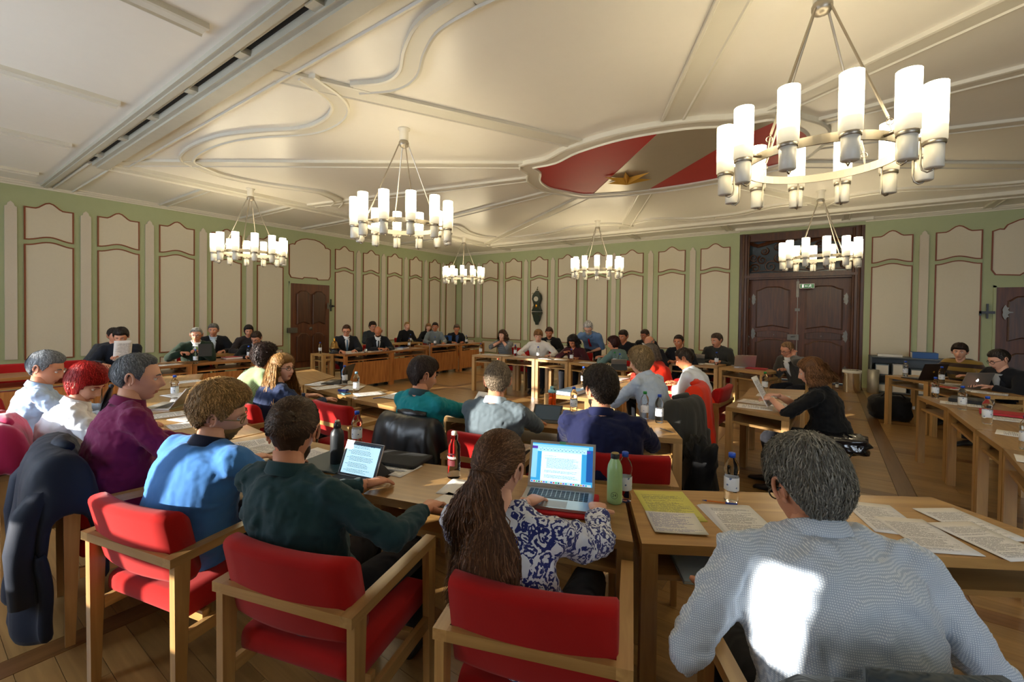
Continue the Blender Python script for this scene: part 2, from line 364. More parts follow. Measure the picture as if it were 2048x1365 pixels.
def orn_panel(par,M,u0,u1,z0,z1):
    w=u1-u0; T=lambda a,b:(u0+w*a,z0+(z1-z0)*b)
    pts=[T(.04,.02),T(.3,.0),T(.34,.04),T(.66,.04),T(.7,0),T(.96,.02),T(1,.1),T(1,.8),T(.93,.83),T(.88,.82),T(.84,.9),T(.72,.97),T(.6,1),T(.4,1),T(.28,.97),T(.16,.9),T(.12,.82),T(.07,.83),T(0,.8),T(0,.1)]
    outline_panel(par,M,pts)
Lp=[(-11.48,-10.87),(-10.49,-9.87),(-9.49,-8.87),(-8.48,-7.87),(-7.46,-6.83),(-5.26,-4.67),(-4.29,-3.72),(-3.34,-2.77),(-2.39,-1.85),(-1.45,-.93),(-.57,-.06),(-12.48,-11.87),(-13.48,-12.87)]
for a,b in Lp: panel_pair(wl,ML,-b,-a)
for c in (-11.66,-10.68,-9.68,-8.68,-7.66,-4.48,-3.53,-2.58,-1.65,-.75,-12.67): pilaster(wl,ML,-c)
orn_panel(wl,ML,5.45,6.64,2.5,3.6)
Bp=[(.33,.94),(1.35,2.04),(2.42,3.08),(3.5,4.15),(4.59,5.24),(5.65,6.31),(6.75,7.42),(7.9,8.61),(9.05,9.75),(12.71,13.37),(13.77,14.43),(16.3,16.95),(17.4,18.05),(18.45,19.1)]
for a,b in Bp: panel_pair(wb,MBk,a,b)
for c in (1.15,2.23,3.29,4.37,5.44,6.53,7.66,8.83,13.57,16.1,17.17): pilaster(wb,MBk,c)
orn_panel(wb,MBk,14.6,15.85,2.5,3.6)
# cornices
def cornice(name,x0,y0,x1,y1,nx,ny,z=H,s=.085):
    prof=[(0,0),(s*1.3,0),(s*1.3,-s*.25),(s,-s*.3),(s*.75,-s*.6),(s*.35,-s*.8),(s*.3,-s),(0,-s)]
    rs=[[(x+nx*a,y+ny*a,z+b) for a,b in prof] for x,y in ((x0,y0),(x1,y1))]
    tag(mk(name,MB().rings(rs),M_white),kind='structure')
cornice('trim_1',0,WY,0,0,1,0); cornice('trim_2',0,0,9.99,0,0,-1); cornice('trim_3',12.57,0,XR,0,0,-1); cornice('trim_4',XR,0,XR,WY,-1,0)
tag(mk('baseboard_left',MB().box(0,.02,WY,0,0,.12),M_green),kind='structure')
tag(mk('baseboard_back',MB().box(0,9.99,-.02,0,0,.12).box(12.57,XR,-.02,0,0,.12),M_green),kind='structure')
# ------------------------------------------------------------------ ceiling with mouldings
ce=mk('ceiling',MB().box(-.2,XR+.2,WY-.3,.6,H,H+.15),M_ceil); tag(ce,kind='structure')
def smooth_path(pts,k=6):
    P_=[Vector((*p,0)) for p in pts]; P_=[P_[0]*2-P_[1]]+P_+[P_[-1]*2-P_[-2]]; out=[]
    for i in range(1,len(P_)-2):
        for j in range(k):
            t=j/k; a,b,c,d=P_[i-1:i+3]
            out.append(.5*((2*b)+(c-a)*t+(2*a-5*b+4*c-d)*t*t+(3*b-a-3*c+d)*t*t*t))
    out.append(P_[-2]); return out
def rib(pts,w=.2,d=.03,curve=False,z=H,closed=False,par=None,name='rib'):
    P_=smooth_path(pts) if curve else [Vector((*p,0)) for p in pts]
    prof=[(-.5*w,0),(-.5*w,-d*1.3),(-.5*w+.022,-d*1.5),(-.5*w+.034,-d),(.5*w-.034,-d),(.5*w-.022,-d*1.5),(.5*w,-d*1.3),(.5*w,0)]
    rs=[]; n=len(P_)
    for i in range(n):
        if closed: t=P_[(i+1)%n]-P_[i-1]
        else: t=P_[min(i+1,n-1)]-P_[max(i-1,0)]
        t.normalize(); nn=Vector((-t.y,t.x,0))
        if 0<i<n-1 or closed:
            t1=(P_[i]-P_[i-1]).normalized(); nk=1/max(.5,abs(t1.dot(t)))
        else: nk=1
        rs.append([(P_[i].x+nn.x*a*nk,P_[i].y+nn.y*a*nk,z+b) for a,b in prof])
    if closed: rs.append(rs[0])
    return mk(name,MB().rings(rs,cap=not closed),M_ceilrib,par or ce)
CXc,CYc=9.75,-6.28
def mir(pts,mx,my): return [((2*CXc-x) if mx else x,(2*CYc-y) if my else y) for x,y in pts]
S2=[(7.75,-10.6),(7.6,-10.2),(7.35,-9.98),(6.95,-9.88),(6.5,-9.92),(5.9,-10.2),(5.4,-10.36),(4.85,-10.42),(4.35,-10.4),(3.95,-10.3),(3.75,-10.05),(3.58,-9.65),(3.66,-9.0),(3.98,-8.3),(3.95,-8.0),(3.7,-7.6),(3.2,-7.35)]
S1=[(7.95,-10.2),(8.3,-10.05),(8.62,-10.1),(8.95,-10.32),(9.3,-10.48),(9.75,-10.52)]
for mx in (0,1):
    for my in (0,1):
        rib(mir(S2,mx,my),.2,curve=True); rib(mir(S1,mx,my),.2,curve=True)
        rib(mir([(2.75,-10.95),(8.16,-7.3)],mx,my),.24,.028)
        rib(mir([(7.52,-10.8),(9.12,-7.7)],mx,my),.26,.026)
        rib(mir([(2.7,-7.7),(7.85,-6.7)],mx,my),.2,.027)
# rim of the central field
RX0,RX1,RY0,RY1=2.66,2*CXc-2.66,-10.9,-1.3
for a,b in (((RX0,RY0),(RX0,RY1)),((RX1,RY0),(RX1,RY1)),((RX0,RY1),(RX1,RY1))):
    rib([a,b],.34,.05); 
rib([(RX0,-10.81),(RX1,-10.81)],.22,.03)
# steel beam casing with slots, on the window side
bmm=MB().box(2.6,XR,-11.1,-10.96,H-.075,H).box(2.6,XR,-11.05,-10.92,H-.1,H-.07).box(0,XR,-11.3,-11.17,H-.045,H).box(0,XR,-11.26,-11.2,H-.06,H-.04).box(2.6,XR,-11.17,-11.1,H-.006,H,1)
for x in np.arange(3.2,XR,1.12): bmm.box(x-.06,x+.06,-11.18,-11.09,H-.06,H)
tag(mk('trim_5',bmm,[mat('beam_paint',srgb('#bab6a6'),.45),mat('slot_dark',(.02,.02,.02),.8)]),kind='structure')
rib([(0,-11.0),(2.6,-11.0)],.3,.04)
for x in (.95,3.25,5.45,7.75,10.05,12.35,14.65,16.95): rib([(x,-11.45),(x,WY)],.17,.035)
for y in (-9.45,-7.85,-6.28,-4.7,-3.1): rib([(0,y),(2.5,y)],.16,.03); rib([(XR,y),(XR-2.5,y)],.16,.03)
for x in (2.6,5.15,7.3,9.75,12.2,14.5,17): rib([(x,0),(x,-1.15)],.16,.03)
rib([(9.9,-.12),(12.7,-.12)],.12,.05)
ov=[(8.2,-7.26),(8.6,-7.27),(9.06,-7.47),(9.75,-7.57),(10.44,-7.47),(10.9,-7.27),(11.3,-7.2),(11.42,-6.95),(11.62,-6.6),(11.65,-6.2),(11.5,-5.75),(11.3,-5.4),(10.9,-5.25),(10.3,-5.1),(9.75,-5.06),(9.1,-5.1),(8.5,-5.27),(8.15,-5.42),(7.98,-5.75),(7.83,-6.15),(7.9,-6.6),(8.12,-6.95)]
def smooth_loop(p,k=4,sharp=()):
    out=[]; n=len(p)
    for i in range(n):
        a,b_,c,d=[Vector((*p[(i+q)%n],0)) for q in (-1,0,1,2)]
        for j in range(k):
            t=j/k; v=.5*((2*b_)+(c-a)*t+(2*a-5*b_+4*c-d)*t*t+(3*b_-a-3*c+d)*t*t*t); out.append((v.x,v.y))
    return out
ov=smooth_loop(ov)
rib([(CXc+(x-CXc)*1.05,CYc+(y-CYc)*1.07) for x,y in ov],.24,.045,closed=True)
# painted coat of arms in the oval: red field, silver band, gilt star
sh=emp('heraldic_ceiling_relief',(CXc,CYc,H)); tag(sh,'red and silver heraldic field with gilt star in the ceiling oval','relief')
M_hr=mat('heraldic_red',srgb('#b4160e'),.6,var=.12,scale=2); M_hs=mat('silver_band',srgb('#a79a84'),.35,.3,var=.05)
mk('red_field',MB().prism([(x-CXc,y-CYc) for x,y in ov],-.032,-.022),M_hr,sh)
bd=[(10.23,-7.56),(8.3,-5.36),(8.6,-5.24),(9.24,-5.1),(10.8,-6.69),(11.4,-7.1),(10.9,-7.3)]
mk('silver_stripe',MB().prism([(x-CXc,y-CYc) for x,y in bd],-.04,-.03),M_hs,sh)
st=MB(); sc_=(9.17-CXc,-5.95-CYc)
for tx,ty in ((8.9,-6.22),(8.8,-5.86),(9.11,-5.62),(9.5,-5.7),(9.59,-6.08),(9.28,-6.3)):
    dx,dy=tx-9.17,ty+5.95; l=math.hypot(dx,dy); a=math.atan2(dy,dx); wd_=.075
    tip=(sc_[0]+dx,sc_[1]+dy,-.05)
    l_=(sc_[0]+wd_*math.cos(a+.7),sc_[1]+wd_*math.sin(a+.7),-.05); r_=(sc_[0]+wd_*math.cos(a-.7),sc_[1]+wd_*math.sin(a-.7),-.05)
    st.add([tip,l_,(sc_[0],sc_[1],-.15),r_],[(0,1,2),(0,2,3),(0,3,1)])
mk('gilt_star',st,mat('gilt_paint',srgb('#c4943a'),.35,.35,var=.1),sh)
det=MB().box(-.04,.04,-.04,.04,-.07,0).lathe([(.03,-.09),(.035,-.07)],8); d_=mk('motion_detector',det,M_white,loc=(2.2,-6.0,H)); tag(d_,'small white box sensor hanging from the ceiling edge','sensor')
# ------------------------------------------------------------------ doors
def scroll(mb,cx,cz,r,y,turn=1,a0=0,t=.012,loops=1.4,n=26,mi=0):
    pts=[(cx+turn*r*(1-i/n*.85)*math.cos(a0+i/n*loops*2*PI),y,cz+r*(1-i/n*.85)*math.sin(a0+i/n*loops*2*PI)) for i in range(n+1)]
    mb.tube(pts,[t*(1-.5*i/n) for i in range(n+1)],5,mi)
def wavy_panel(x0,x1,z0,z1,y0,y1,top=1,bot=0,M=None):
    n=16; w=x1-x0; P_=[]
    for i in range(n+1):
        t=i/n; s=abs(2*t-1); P_.append((x0+w*t,z1-(0 if s<.3 else .09*(1-math.cos((s-.3)/.7*PI))/2*top)+(.03 if .55<s<.62 else 0)))
    Q=[]
    for i in range(n+1):
        t=i/n; s=abs(2*t-1); Q.append((x0+w*t,z0+bot*.07*(1-s)))
    pts=Q+P_[::-1]; k=len(pts)
    vs=[(x,y0,z) for x,z in pts]+[(x,y1,z) for x,z in pts]
    vs2=[((x-(x0+x1)/2)*.9+(x0+x1)/2,y1-.012,(z-(z0+z1)/2)*.95+(z0+z1)/2) for x,z in pts]
    mb=MB(); mb.add(vs+vs2,[(i,(i+1)%k,k+(i+1)%k,k+i) for i in range(k)]+[(k+i,k+(i+1)%k,2*k+(i+1)%k,2*k+i) for i in range(k)]+[[2*k+i for i in range(k)]]); return mb
def hinge(par,x,z,y,s=1,h=.3):
    mb=MB(); mb.tube([(x,y-.015,z-h/2),(x,y-.015,z+h/2)],.012,6)
    for q in (-1,1): scroll(mb,x+.0,z+q*h*.33,.045,y-.02,s,0,.012,.8,12)
    mk('hinge',mb,M_iron,par)
def leafplate(par,x,z,y,s=.12,m=None):
    pts=[(0,1.5),(.25,1.0),(.55,.9),(.35,.5),(.6,.15),(1.1,.08),(1.1,-.08),(.6,-.15),(.35,-.5),(.55,-.9),(.25,-1),(0,-1.5),(-.25,-1),(-.4,-.5),(-.3,0),(-.4,.5),(-.25,1)]
    k=len(pts); vs=[(x+a*s,y,z+b*s) for a,b in pts]+[(x+a*s,y-.012,z+b*s) for a,b in pts]
    mk('strap_plate',MB().add(vs,[[k+i for i in range(k)]]+[(i,(i+1)%k,k+(i+1)%k,k+i) for i in range(k)]),M_iron,par)
dr=emp('door_1',(11.28,.3,0)); tag(dr,kind='structure')
fr=MB().box(-1.29,-1.12,-.25,.05,0,3.74).box(1.12,1.29,-.25,.05,0,3.74).box(-1.2,1.2,-.2,.06,2.56,2.72).box(-1.2,1.2,-.27,.0,2.6,2.66).box(-1.2,1.2,-.15,.06,3.55,3.76)
for q in (-1,1): fr.tube([(q*1.1,-.2,0),(q*1.1,-.2,3.7)],.035,8); fr.tube([(q*1.2,-.26,0),(q*1.2,-.26,3.74)],.03,8)
mk('frame',fr,M_door2,dr)
for q in (-1,1):
    lf=mk('door_leaf',MB().box(min(0,q*1.1)+.003,max(0,q*1.1)-.003,0,.05,.02,2.56),M_door,dr)
    x0,x1=(min(q*.16,q*.92),max(q*.16,q*.92))
    mk('upper_panel',wavy_panel(x0,x1,1.3,2.38,0.0,-.03,1,1),M_door2,lf); mk('lower_panel',wavy_panel(x0,x1,.2,1.02,0,-.03,1,0),M_door2,lf)
    mk('middle_panel',wavy_panel(x0,x1,1.06,1.24,0,-.02,.4,0),M_door2,lf)
    hinge(lf,q*1.08,1.95,-.02,q); hinge(lf,q*1.08,.95,-.02,q); hinge(lf,q*1.08,.4,-.02,q)
    leafplate(lf,q*.98,2.05,-.01,.1*-q); leafplate(lf,q*.98,1.15,-.01,.1*-q); leafplate(lf,q*.98,.3,-.01,.1*-q)
    mk('rosette',MB().lathe([(.04,-.02),(.04,.0),(.015,.01)],12).__class__().ball((q*.5,-.02,1.14),.035,10,0,(1,.4,1)),M_iron,lf)
mk('lock_case',MB().box(-.2,.04,-.05,0,1.02,1.16).tube([(-.12,-.05,1.1),(-.12,-.1,1.1),(-.03,-.1,1.12)],.012,6),M_iron,dr)
mk('bolt_plate',MB().box(-.03,.03,-.02,0,2.1,2.5).box(-.05,.05,-.03,0,1.75,1.82),M_iron,dr)
mk('transom_glass',MB().box(-1.12,1.12,.05,.07,2.72,3.6),mat('dusk_glass',srgb('#3a4650'),.15,0),dr)
sc=MB()
for q in (-1,1):
    for (a,b,r,t_,a0) in ((.95,2.87,.13,1,0),(.8,3.08,.12,-1,2),(.6,2.9,.15,-1,1),(.42,3.12,.14,1,3),(.25,2.87,.12,1,0),(.12,3.15,.12,-1,1),(.75,3.3,.1,1,2),(.45,3.38,.1,-1,0),(1.0,3.15,.1,1,4)):
        scroll(sc,q*a,b,r,.0,q*t_,a0,.022,1.5,22)
    sc.tube([(q*1.12,0,3.55),(q*.9,0,3.45),(q*.7,0,3.5),(q*.5,0,3.56),(q*.25,0,3.5),(0,0,3.6)],.05,6); sc.tube([(q*1.05,0,2.78),(q*.7,0,2.8),(q*.35,0,2.76),(0,0,2.8)],.014,5)
mk('carved_scrollwork',sc,M_door2,dr)
# exit sign above the door
ex=emp('exit_sign',(11.48,.02,2.36)); tag(ex,'green running-man exit sign on the dark double door','sign')
mk('sign_board',MB().box(-.15,.15,-.03,0,-.055,.055),mat('sign_white',(.8,.82,.78),.5),ex)
mk('green_face',MB().box(-.14,.14,-.034,-.03,-.046,.046),emis('exit_green','#1f6a3a',.35),ex)
g=MB().box(-.1,-.065,-.037,-.034,-.035,.035); g.add([(-.045,-.037,0),(-.02,-.037,.018),(-.02,-.037,.005),(.02,-.037,.005),(.02,-.037,-.005),(-.02,-.037,-.005),(-.02,-.037,-.018)],[list(range(7))])
g.ball((.07,-.037,.03),.008,8,0,(1,.3,1))
for a in ([(.068,.018),(.06,-.005)],[(.06,-.005),(.045,-.02),(.03,-.02)],[(.06,-.005),(.078,-.015),(.09,-.035)],[(.068,.016),(.05,.01),(.045,-.002)],[(.068,.016),(.085,.01),(.095,.018)]): g.tube([(x,-.037,z) for x,z in a],.0045,5)
mk('pictogram',g,emis('exit_white','#ffffff',.5),ex)
def small_door(name,M,w,h):
    d=emp(name); d.matrix_world=M; tag(d,kind='structure')
    mk('frame',MB().box(-.04,0,-.02,.03,0,h+.04).box(w,w+.04,-.02,.03,0,h+.04).box(-.04,w+.04,-.02,.03,h,h+.05),M_green,d)
    lf=mk('door_leaf',MB().box(0,w,-.012,.0,.02,h),M_door,d)
    for a,b in ((.14,.48),(.54,.87)):
        mk('upper_panel',wavy_panel(w*a,w*b,h*.52,h*.92,-.01,-.045,1,1),M_door2,lf); mk('lower_panel',wavy_panel(w*a,w*b,h*.08,h*.42,-.01,-.045,1,0),M_door2,lf)
    mk('rosette',MB().ball((w*.5,-.03,h*.47),.05,8,0,(1,.4,1)),M_iron,lf)
    return d,lf
ML2=Matrix(((0,-1,0,.015),(1,0,0,-6.62),(0,0,1,0),(0,0,0,1)))
d2,lf2=small_door('door_2',ML2,1.15,2.35)
mk('lock_case',MB().box(-.1,.16,-.09,-.02,1.0,1.14),M_iron,lf2); leafplate(lf2,1.08,1.75,-.05,.07)
mk('key_bracket',MB().box(1.17,1.2,-.05,-.02,1.6,1.95).box(1.13,1.26,-.06,-.02,1.72,1.78).tube([(1.2,-.06,1.75),(1.27,-.1,1.75)],.015,6),M_black,d2)
MB3=Matrix(((1,0,0,14.66),(0,1,0,-.015),(0,0,1,0),(0,0,0,1)))
d3,lf3=small_door('door_3',MB3,1.15,2.25)
leafplate(lf3,.12,1.75,-.05,.1); mk('key_bracket',MB().box(-.14,-.11,-.05,-.02,1.62,1.92).box(-.24,-.02,-.06,-.02,1.72,1.77).box(-.24,-.21,-.06,-.02,1.68,1.77),M_black,d3)
# ------------------------------------------------------------------ wall clock
ck=emp('wall_clock',(3.82,-.05,1.72)); tag(ck,'ornate dark green bracket clock with white dial on the back wall','clock')
cg=mat('dark_green_lacquer',(.012,.022,.012),.35)
def outline(pts,y0,y1,mi=0):
    k=len(pts); return MB().add([(x,y0,z) for x,z in pts]+[(x,y1,z) for x,z in pts],[list(range(k)),[k+i for i in range(k)][::-1]]+[(i,(i+1)%k,k+(i+1)%k,k+i) for i in range(k)],mi)
sym=lambda h:[(x,z) for x,z in h]+[(-x,z) for x,z in h[::-1]]
mk('case',outline(sym([(.02,.66),(.05,.62),(.1,.58),(.15,.5),(.17,.38),(.13,.28),(.1,.18),(.12,.08),(.17,0),(.18,-.04)]),.0,-.13),cg,ck)
mk('bracket',outline(sym([(.18,-.06),(.19,-.1),(.15,-.18),(.12,-.28),(.1,-.36),(.05,-.42),(.03,-.5)]),.0,-.11),cg,ck)
f_=MB().ball((0,-.06,.7),.03,8).tube([(0,-.06,.72),(.02,-.06,.8)],.012,6)
for q in (-1,1):
    scroll(f_,q*.13,.55,.04,-.13,q,0,.008,1,12); scroll(f_,q*.12,.1,.05,-.13,q,3,.008,1,12); scroll(f_,q*.12,-.15,.05,-.12,q,2,.008,1,12); f_.ball((q*.16,-.1,-.08),.02,8)
mk('gilt_ornament',f_,mat('dull_gilt',srgb('#5c5330'),.4,.8),ck)
mk('dial',MB().rings([[(.085*math.cos(a),y,.38+.085*math.sin(a)) for a in [2*PI*i/24 for i in range(24)]] for y in(-.13,-.145)]),mat('clock_dial',srgb('#c9c4b4'),.4),ck)
hb=MB().box(-.003,.003,-.15,-.146,.375,.435).box(-.002,.04,-.15,-.146,.377,.383)
for k in range(12): a=k*PI/6; hb.box(-.003+.07*math.cos(a),.003+.07*math.cos(a),-.149,-.145,.38+.07*math.sin(a)-.006,.38+.07*math.sin(a)+.006)
mk('hands',hb,M_black,ck); mk('pendulum_window',MB().ball((0,-.13,.14),.045,10,0,(1,.2,1.2)),M_brass,ck)
# ------------------------------------------------------------------ chandeliers
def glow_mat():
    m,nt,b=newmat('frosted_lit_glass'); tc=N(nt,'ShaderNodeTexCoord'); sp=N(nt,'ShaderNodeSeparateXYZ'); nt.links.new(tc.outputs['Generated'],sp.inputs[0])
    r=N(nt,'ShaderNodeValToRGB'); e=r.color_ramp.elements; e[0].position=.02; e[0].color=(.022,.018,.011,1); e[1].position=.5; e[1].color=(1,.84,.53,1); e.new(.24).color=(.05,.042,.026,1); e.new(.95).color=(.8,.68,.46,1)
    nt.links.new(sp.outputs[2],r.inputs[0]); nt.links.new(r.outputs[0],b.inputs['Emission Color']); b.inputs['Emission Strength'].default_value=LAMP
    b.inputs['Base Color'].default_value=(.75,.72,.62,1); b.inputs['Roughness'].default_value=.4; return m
M_glow=glow_mat(); M_cup=mat('frosted_cup',srgb('#d9d6cc'),.35,var=.01)
ch=emp('chandelier'); 
mk('canopy',MB().lathe([(.075,-.0),(.075,-.015),(.055,-.02),(.055,-.15),(.03,-.155)][::-1],16,(0,0,H)),M_white,ch,True)
mk('fitting',MB().lathe([(.02,-.235),(.05,-.22),(.062,-.2),(.062,-.17),(.05,-.15)],16,(0,0,H)),M_steel,ch,True)
RZ=2.67; RR=.44; RL=.57
rg=MB(); nn=64
for (a0) in (0,):
    rs=[]
    for i in range(nn):
        a=2*PI*i/nn; c,s_=math.cos(a),math.sin(a); rs.append([(c*(RR+dx),s_*(RR+dx),RZ+dz) for dx,dz in ((-.006,-.028),(.006,-.028),(.006,.028),(-.006,.028))])
    rs.append(rs[0]); rg.rings(rs,cap=False)
mk('ring',rg,M_steel,ch)
for k in range(4):
    a=PI/4+k*PI/2; c,s_=math.cos(a),math.sin(a)
    rd=mk('rod',MB().tube([(c*.06,s_*.06,H-.2),(c*(RR-.02),s_*(RR-.02),RZ+.12)],.008,6),M_steel,ch)
    hk=MB().tube([(c*(RR-.02),s_*(RR-.02),RZ+.12),(c*RR,s_*RR,RZ+.02)],.005,5)
    hk.tube([(c*(RR-.01)+.018*math.cos(t),s_*(RR-.01),RZ+.09+.018*math.sin(t)) for t in [2*PI*i/10 for i in range(11)]],.003,4); mk('hook',hk,M_steel,rd)
for k in range(12):
    a=k*PI/6+.13; c,s_=math.cos(a),math.sin(a); lx,ly=c*RL,s_*RL; zb=2.64
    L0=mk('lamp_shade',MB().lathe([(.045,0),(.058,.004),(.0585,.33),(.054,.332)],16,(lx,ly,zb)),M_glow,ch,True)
    mk('collar',MB().lathe([(.05,-.022),(.053,-.02),(.053,.0),(.05,.002)],16,(lx,ly,zb)),M_steel,L0,True)
    mk('cup',MB().lathe([(.04,-.155),(.046,-.15),(.046,-.02)],16,(lx,ly,zb)),M_cup,L0,True)
    q=RL-.058
    mk('bracket',MB().tube([(c*RR,s_*RR,RZ-.0),(c*q,s_*q,RZ-.0)],.012,6).tube([(c*q,s_*q,RZ),(c*q,s_*q,2.52),(c*(q+.008),s_*(q+.008),2.485),(c*(q+.03),s_*(q+.03),2.468),(c*(q+.05),s_*(q+.05),2.475),(c*(q+.058),s_*(q+.058),2.488)],.0055,6),M_steel,L0,True)
chs=[((11.8,-9.3),'large chandelier nearest the camera, top right of the picture'),((7.56,-9.23),'chandelier hanging in front of the ceiling centre, left of the red oval'),((3.05,-9.0),'leftmost chandelier, hanging near the left wall panels'),((2.9,-2.85),'farthest and smallest chandelier, in the far corner of the room'),((7.3,-2.95),'chandelier in front of the back wall, between the corner and the double door'),((11.75,-3.25),'chandelier hanging in front of the dark double door')]
for i,((x,y),lb) in enumerate(chs):
    o=ch if i==0 else copy_tree(ch)
    o.location=(x,y,0); o.rotation_euler=(0,0,R_([8,20,5,0,17,3][i])); tag(o,lb,'chandelier','ring chandeliers with twelve frosted glass lamps')
# ------------------------------------------------------------------ tables
def unit(v): 
    v=Vector(v); return v.normalized()
def table(q,label,group='light oak tables with open shelf',panel=False,m1=None,z=.74):
    m1=m1 or M_oak
    c=Vector((sum(p[0] for p in q)/4,sum(p[1] for p in q)/4,0)); e=unit((q[1][0]-q[0][0],q[1][1]-q[0][1])); ang=math.atan2(e.y,e.x)
    t=emp('table' if not panel else 'desk',c,ang); ca,sa=math.cos(-ang),math.sin(-ang)
    L=[((p[0]-c.x)*ca-(p[1]-c.y)*sa,(p[0]-c.x)*sa+(p[1]-c.y)*ca) for p in q]
    def ins(d):
        out=[]
        for i in range(4):
            a=Vector(L[i]);b=Vector(L[(i+1)%4]);z_=Vector(L[i-1]); out.append(tuple(a+(b-a).normalized()*d+(z_-a).normalized()*d))
        return out
    mt=m1; mz=M_deskz if panel else M_oakz
    mk('tabletop',MB().prism(L,z-.038,z),mt,t)
    I=ins(.02); mk('shelf',MB().prism(I,z-.15,z-.128),mt,t)
    J=ins(.0); s=.062
    for i in range(4):
        a=Vector(J[i]);b=(Vector(J[(i+1)%4])-a).normalized()*s;d=(Vector(J[i-1])-a).normalized()*s
        mk('leg',MB().prism([tuple(a),tuple(a+b),tuple(a+b+d),tuple(a+d)],0,z-.038),mz,t)
    for i in (1,3):  # end aprons
        ap=MB()
        a=Vector(J[i]);b=Vector(J[(i+1)%4]); u_=(b-a).normalized(); n_=Vector((-u_.y,u_.x))*.022; a2=a+u_*s;b2=b-u_*s
        ap.prism([tuple(a2),tuple(b2),tuple(b2+n_),tuple(a2+n_)],z-.128,z-.09)
        mk('apron',ap,mt,t)
    if panel:
        i=0 if panel is True else panel-1
        a=Vector(J[i]);b=Vector(J[(i+1)%4]); u_=(b-a).normalized(); n_=Vector((-u_.y,u_.x)); a2=a+u_*.07+n_*.01;b2=b-u_*.07+n_*.01
        k=mk('modesty_panel',MB().prism([tuple(a2),tuple(b2),tuple(b2+n_*.02),tuple(a2+n_*.02)],.08,z-.175),M_deskz,t)
    tag(t,label,'table' if not panel else 'desk',group); return t
T=lambda *a,**k: table(*a,**k)
T([(11.30,-11.27),(12.74,-10.38),(12.30,-9.98),(11.06,-10.79)],'light oak table with a yellow sheet, before the man in the pale checked shirt')
T([(10.06,-11.62),(11.27,-11.28),(11.03,-10.78),(9.90,-11.17)],'light oak table carrying the open laptop on a red sleeve and the light green bottle')
T([(8.62,-11.9),(10.03,-11.63),(9.87,-11.16),(8.6,-11.38)],'light oak table in front of the man in the blue jacket, with loose sheets')
T([(7.35,-11.8),(8.6,-11.9),(8.58,-11.38),(7.3,-11.28)],'light oak table in front of the man in the purple shirt')
T([(6.1,-11.5),(7.32,-11.78),(7.27,-11.27),(6.05,-11.0)],'light oak table in front of the red-haired woman')
T([(4.9,-10.95),(5.98,-11.42),(5.98,-10.9),(4.95,-10.45)],'light oak table at the far left end of the inner row')
T([(6.89,-10.12),(7.98,-10.25),(7.95,-9.74),(6.6,-9.5)],'oak table with scattered sheets and open laptop, before the curly-haired woman')
T([(8.0,-10.25),(9.19,-10.25),(9.19,-9.73),(7.97,-9.74)],'sunlit oak table with striped shadows, left of the man in teal')
T([(9.22,-10.25),(10.28,-9.98),(10.07,-9.5),(9.21,-9.73)],'oak table in front of the man in the grey sweater')
T([(10.31,-9.97),(11.05,-9.69),(10.8,-9.2),(10.1,-9.49)],'oak table end with two water bottles, right of the man in navy')
T([(5.75,-9.85),(6.86,-10.12),(6.55,-9.5),(5.6,-9.25)],'empty-topped oak table behind the curly-haired woman')
T([(9.37,-8.8),(9.88,-8.72),(9.9,-7.82),(9.37,-7.87)],'oak table in the middle with orange bottle in front of it and papers on it')
T([(9.37,-7.85),(9.9,-7.80),(9.9,-6.85),(9.37,-6.9)],'oak table where the woman in orange rests her elbow')
Ex=[(5.9,-5.95),(6.61,-5.86),(7.36,-5.81),(8.09,-5.85),(8.79,-6.03),(9.3,-6.25)]
El=['oak table in the back row in front of the woman with clasped hands','oak table in the back row in front of the young man in white','oak table in the back row left of the woman in maroon','oak table in the back row in front of the woman in maroon','oak table in the back row beside the woman in grey-teal, sunlit edge']
for i in range(5):
    a,b=Ex[i],Ex[i+1]; T([(a[0]+.008,a[1]),(b[0]-.008,b[1]),(b[0]+.02-.008,b[1]+.53),(a[0]+.02+.008,a[1]+.53)],El[i])
T([(6.5,-4.45),(7.9,-4.5),(7.9,-4.0),(6.5,-3.95)],'oak table in the second back row, under the bending man')
T([(7.95,-4.4),(9.2,-4.4),(9.2,-3.9),(7.95,-3.9)],'oak table in the second back row in front of the man in the dark suit')
T([(9.55,-4.75),(10.37,-4.72),(10.42,-4.22),(9.5,-4.2)],'oak table in front of the moustached man in the dark grey shirt')
T([(10.4,-4.8),(11.1,-5.13),(11.3,-4.6),(10.55,-4.27)],'oak table with silver laptop in front of the double door')
T([(11.09,-8.27),(11.62,-8.43),(11.66,-7.48),(11.14,-7.62)],'oak table in the aisle with two loose sheets, nearest the woman in black')
T([(11.14,-7.6),(11.66,-7.46),(11.68,-6.6),(11.13,-6.85)],'oak table in the aisle with the green-capped water bottle')
T([(12.62,-4.15),(13.03,-4.66),(13.45,-4.3),(13.0,-3.8)][::1],'oak table on the right carrying the dark laptop')
T([(13.05,-4.69),(13.4,-5.65),(13.76,-5.5),(13.4,-4.5)],'oak table on the right in front of the two men, with silver laptop')
for i,(a,b) in enumerate((((12.72,-6.22),(12.85,-6.92)),((12.85,-6.94),(12.85,-7.94)),((12.85,-7.96),(12.86,-8.55)),((12.86,-8.57),(12.8,-9.25)))):
    T([a,b,(b[0]+.58,b[1]+.06),(a[0]+.58,a[1]+.16)] if i==0 else [a,b,(b[0]+.55,b[1]),(a[0]+.55,a[1])],['oak table at the far end of the right-hand row, before the two men','oak table in the right-hand row with the open ring binder','oak table in the right-hand row with a red folder','oak table at the right edge of the picture'][i])
def D(x,y0,y1,lb,dp=.6,i=1): table([(x,y0),(x,y1),(x-dp,y1),(x-dp,y0)],lb,'warm oak desks with closed front panel',panel=True,m1=M_desk)
D(3.66,-12.3,-11.23,'closed-front oak desk at the left edge, beyond the man in pale blue')
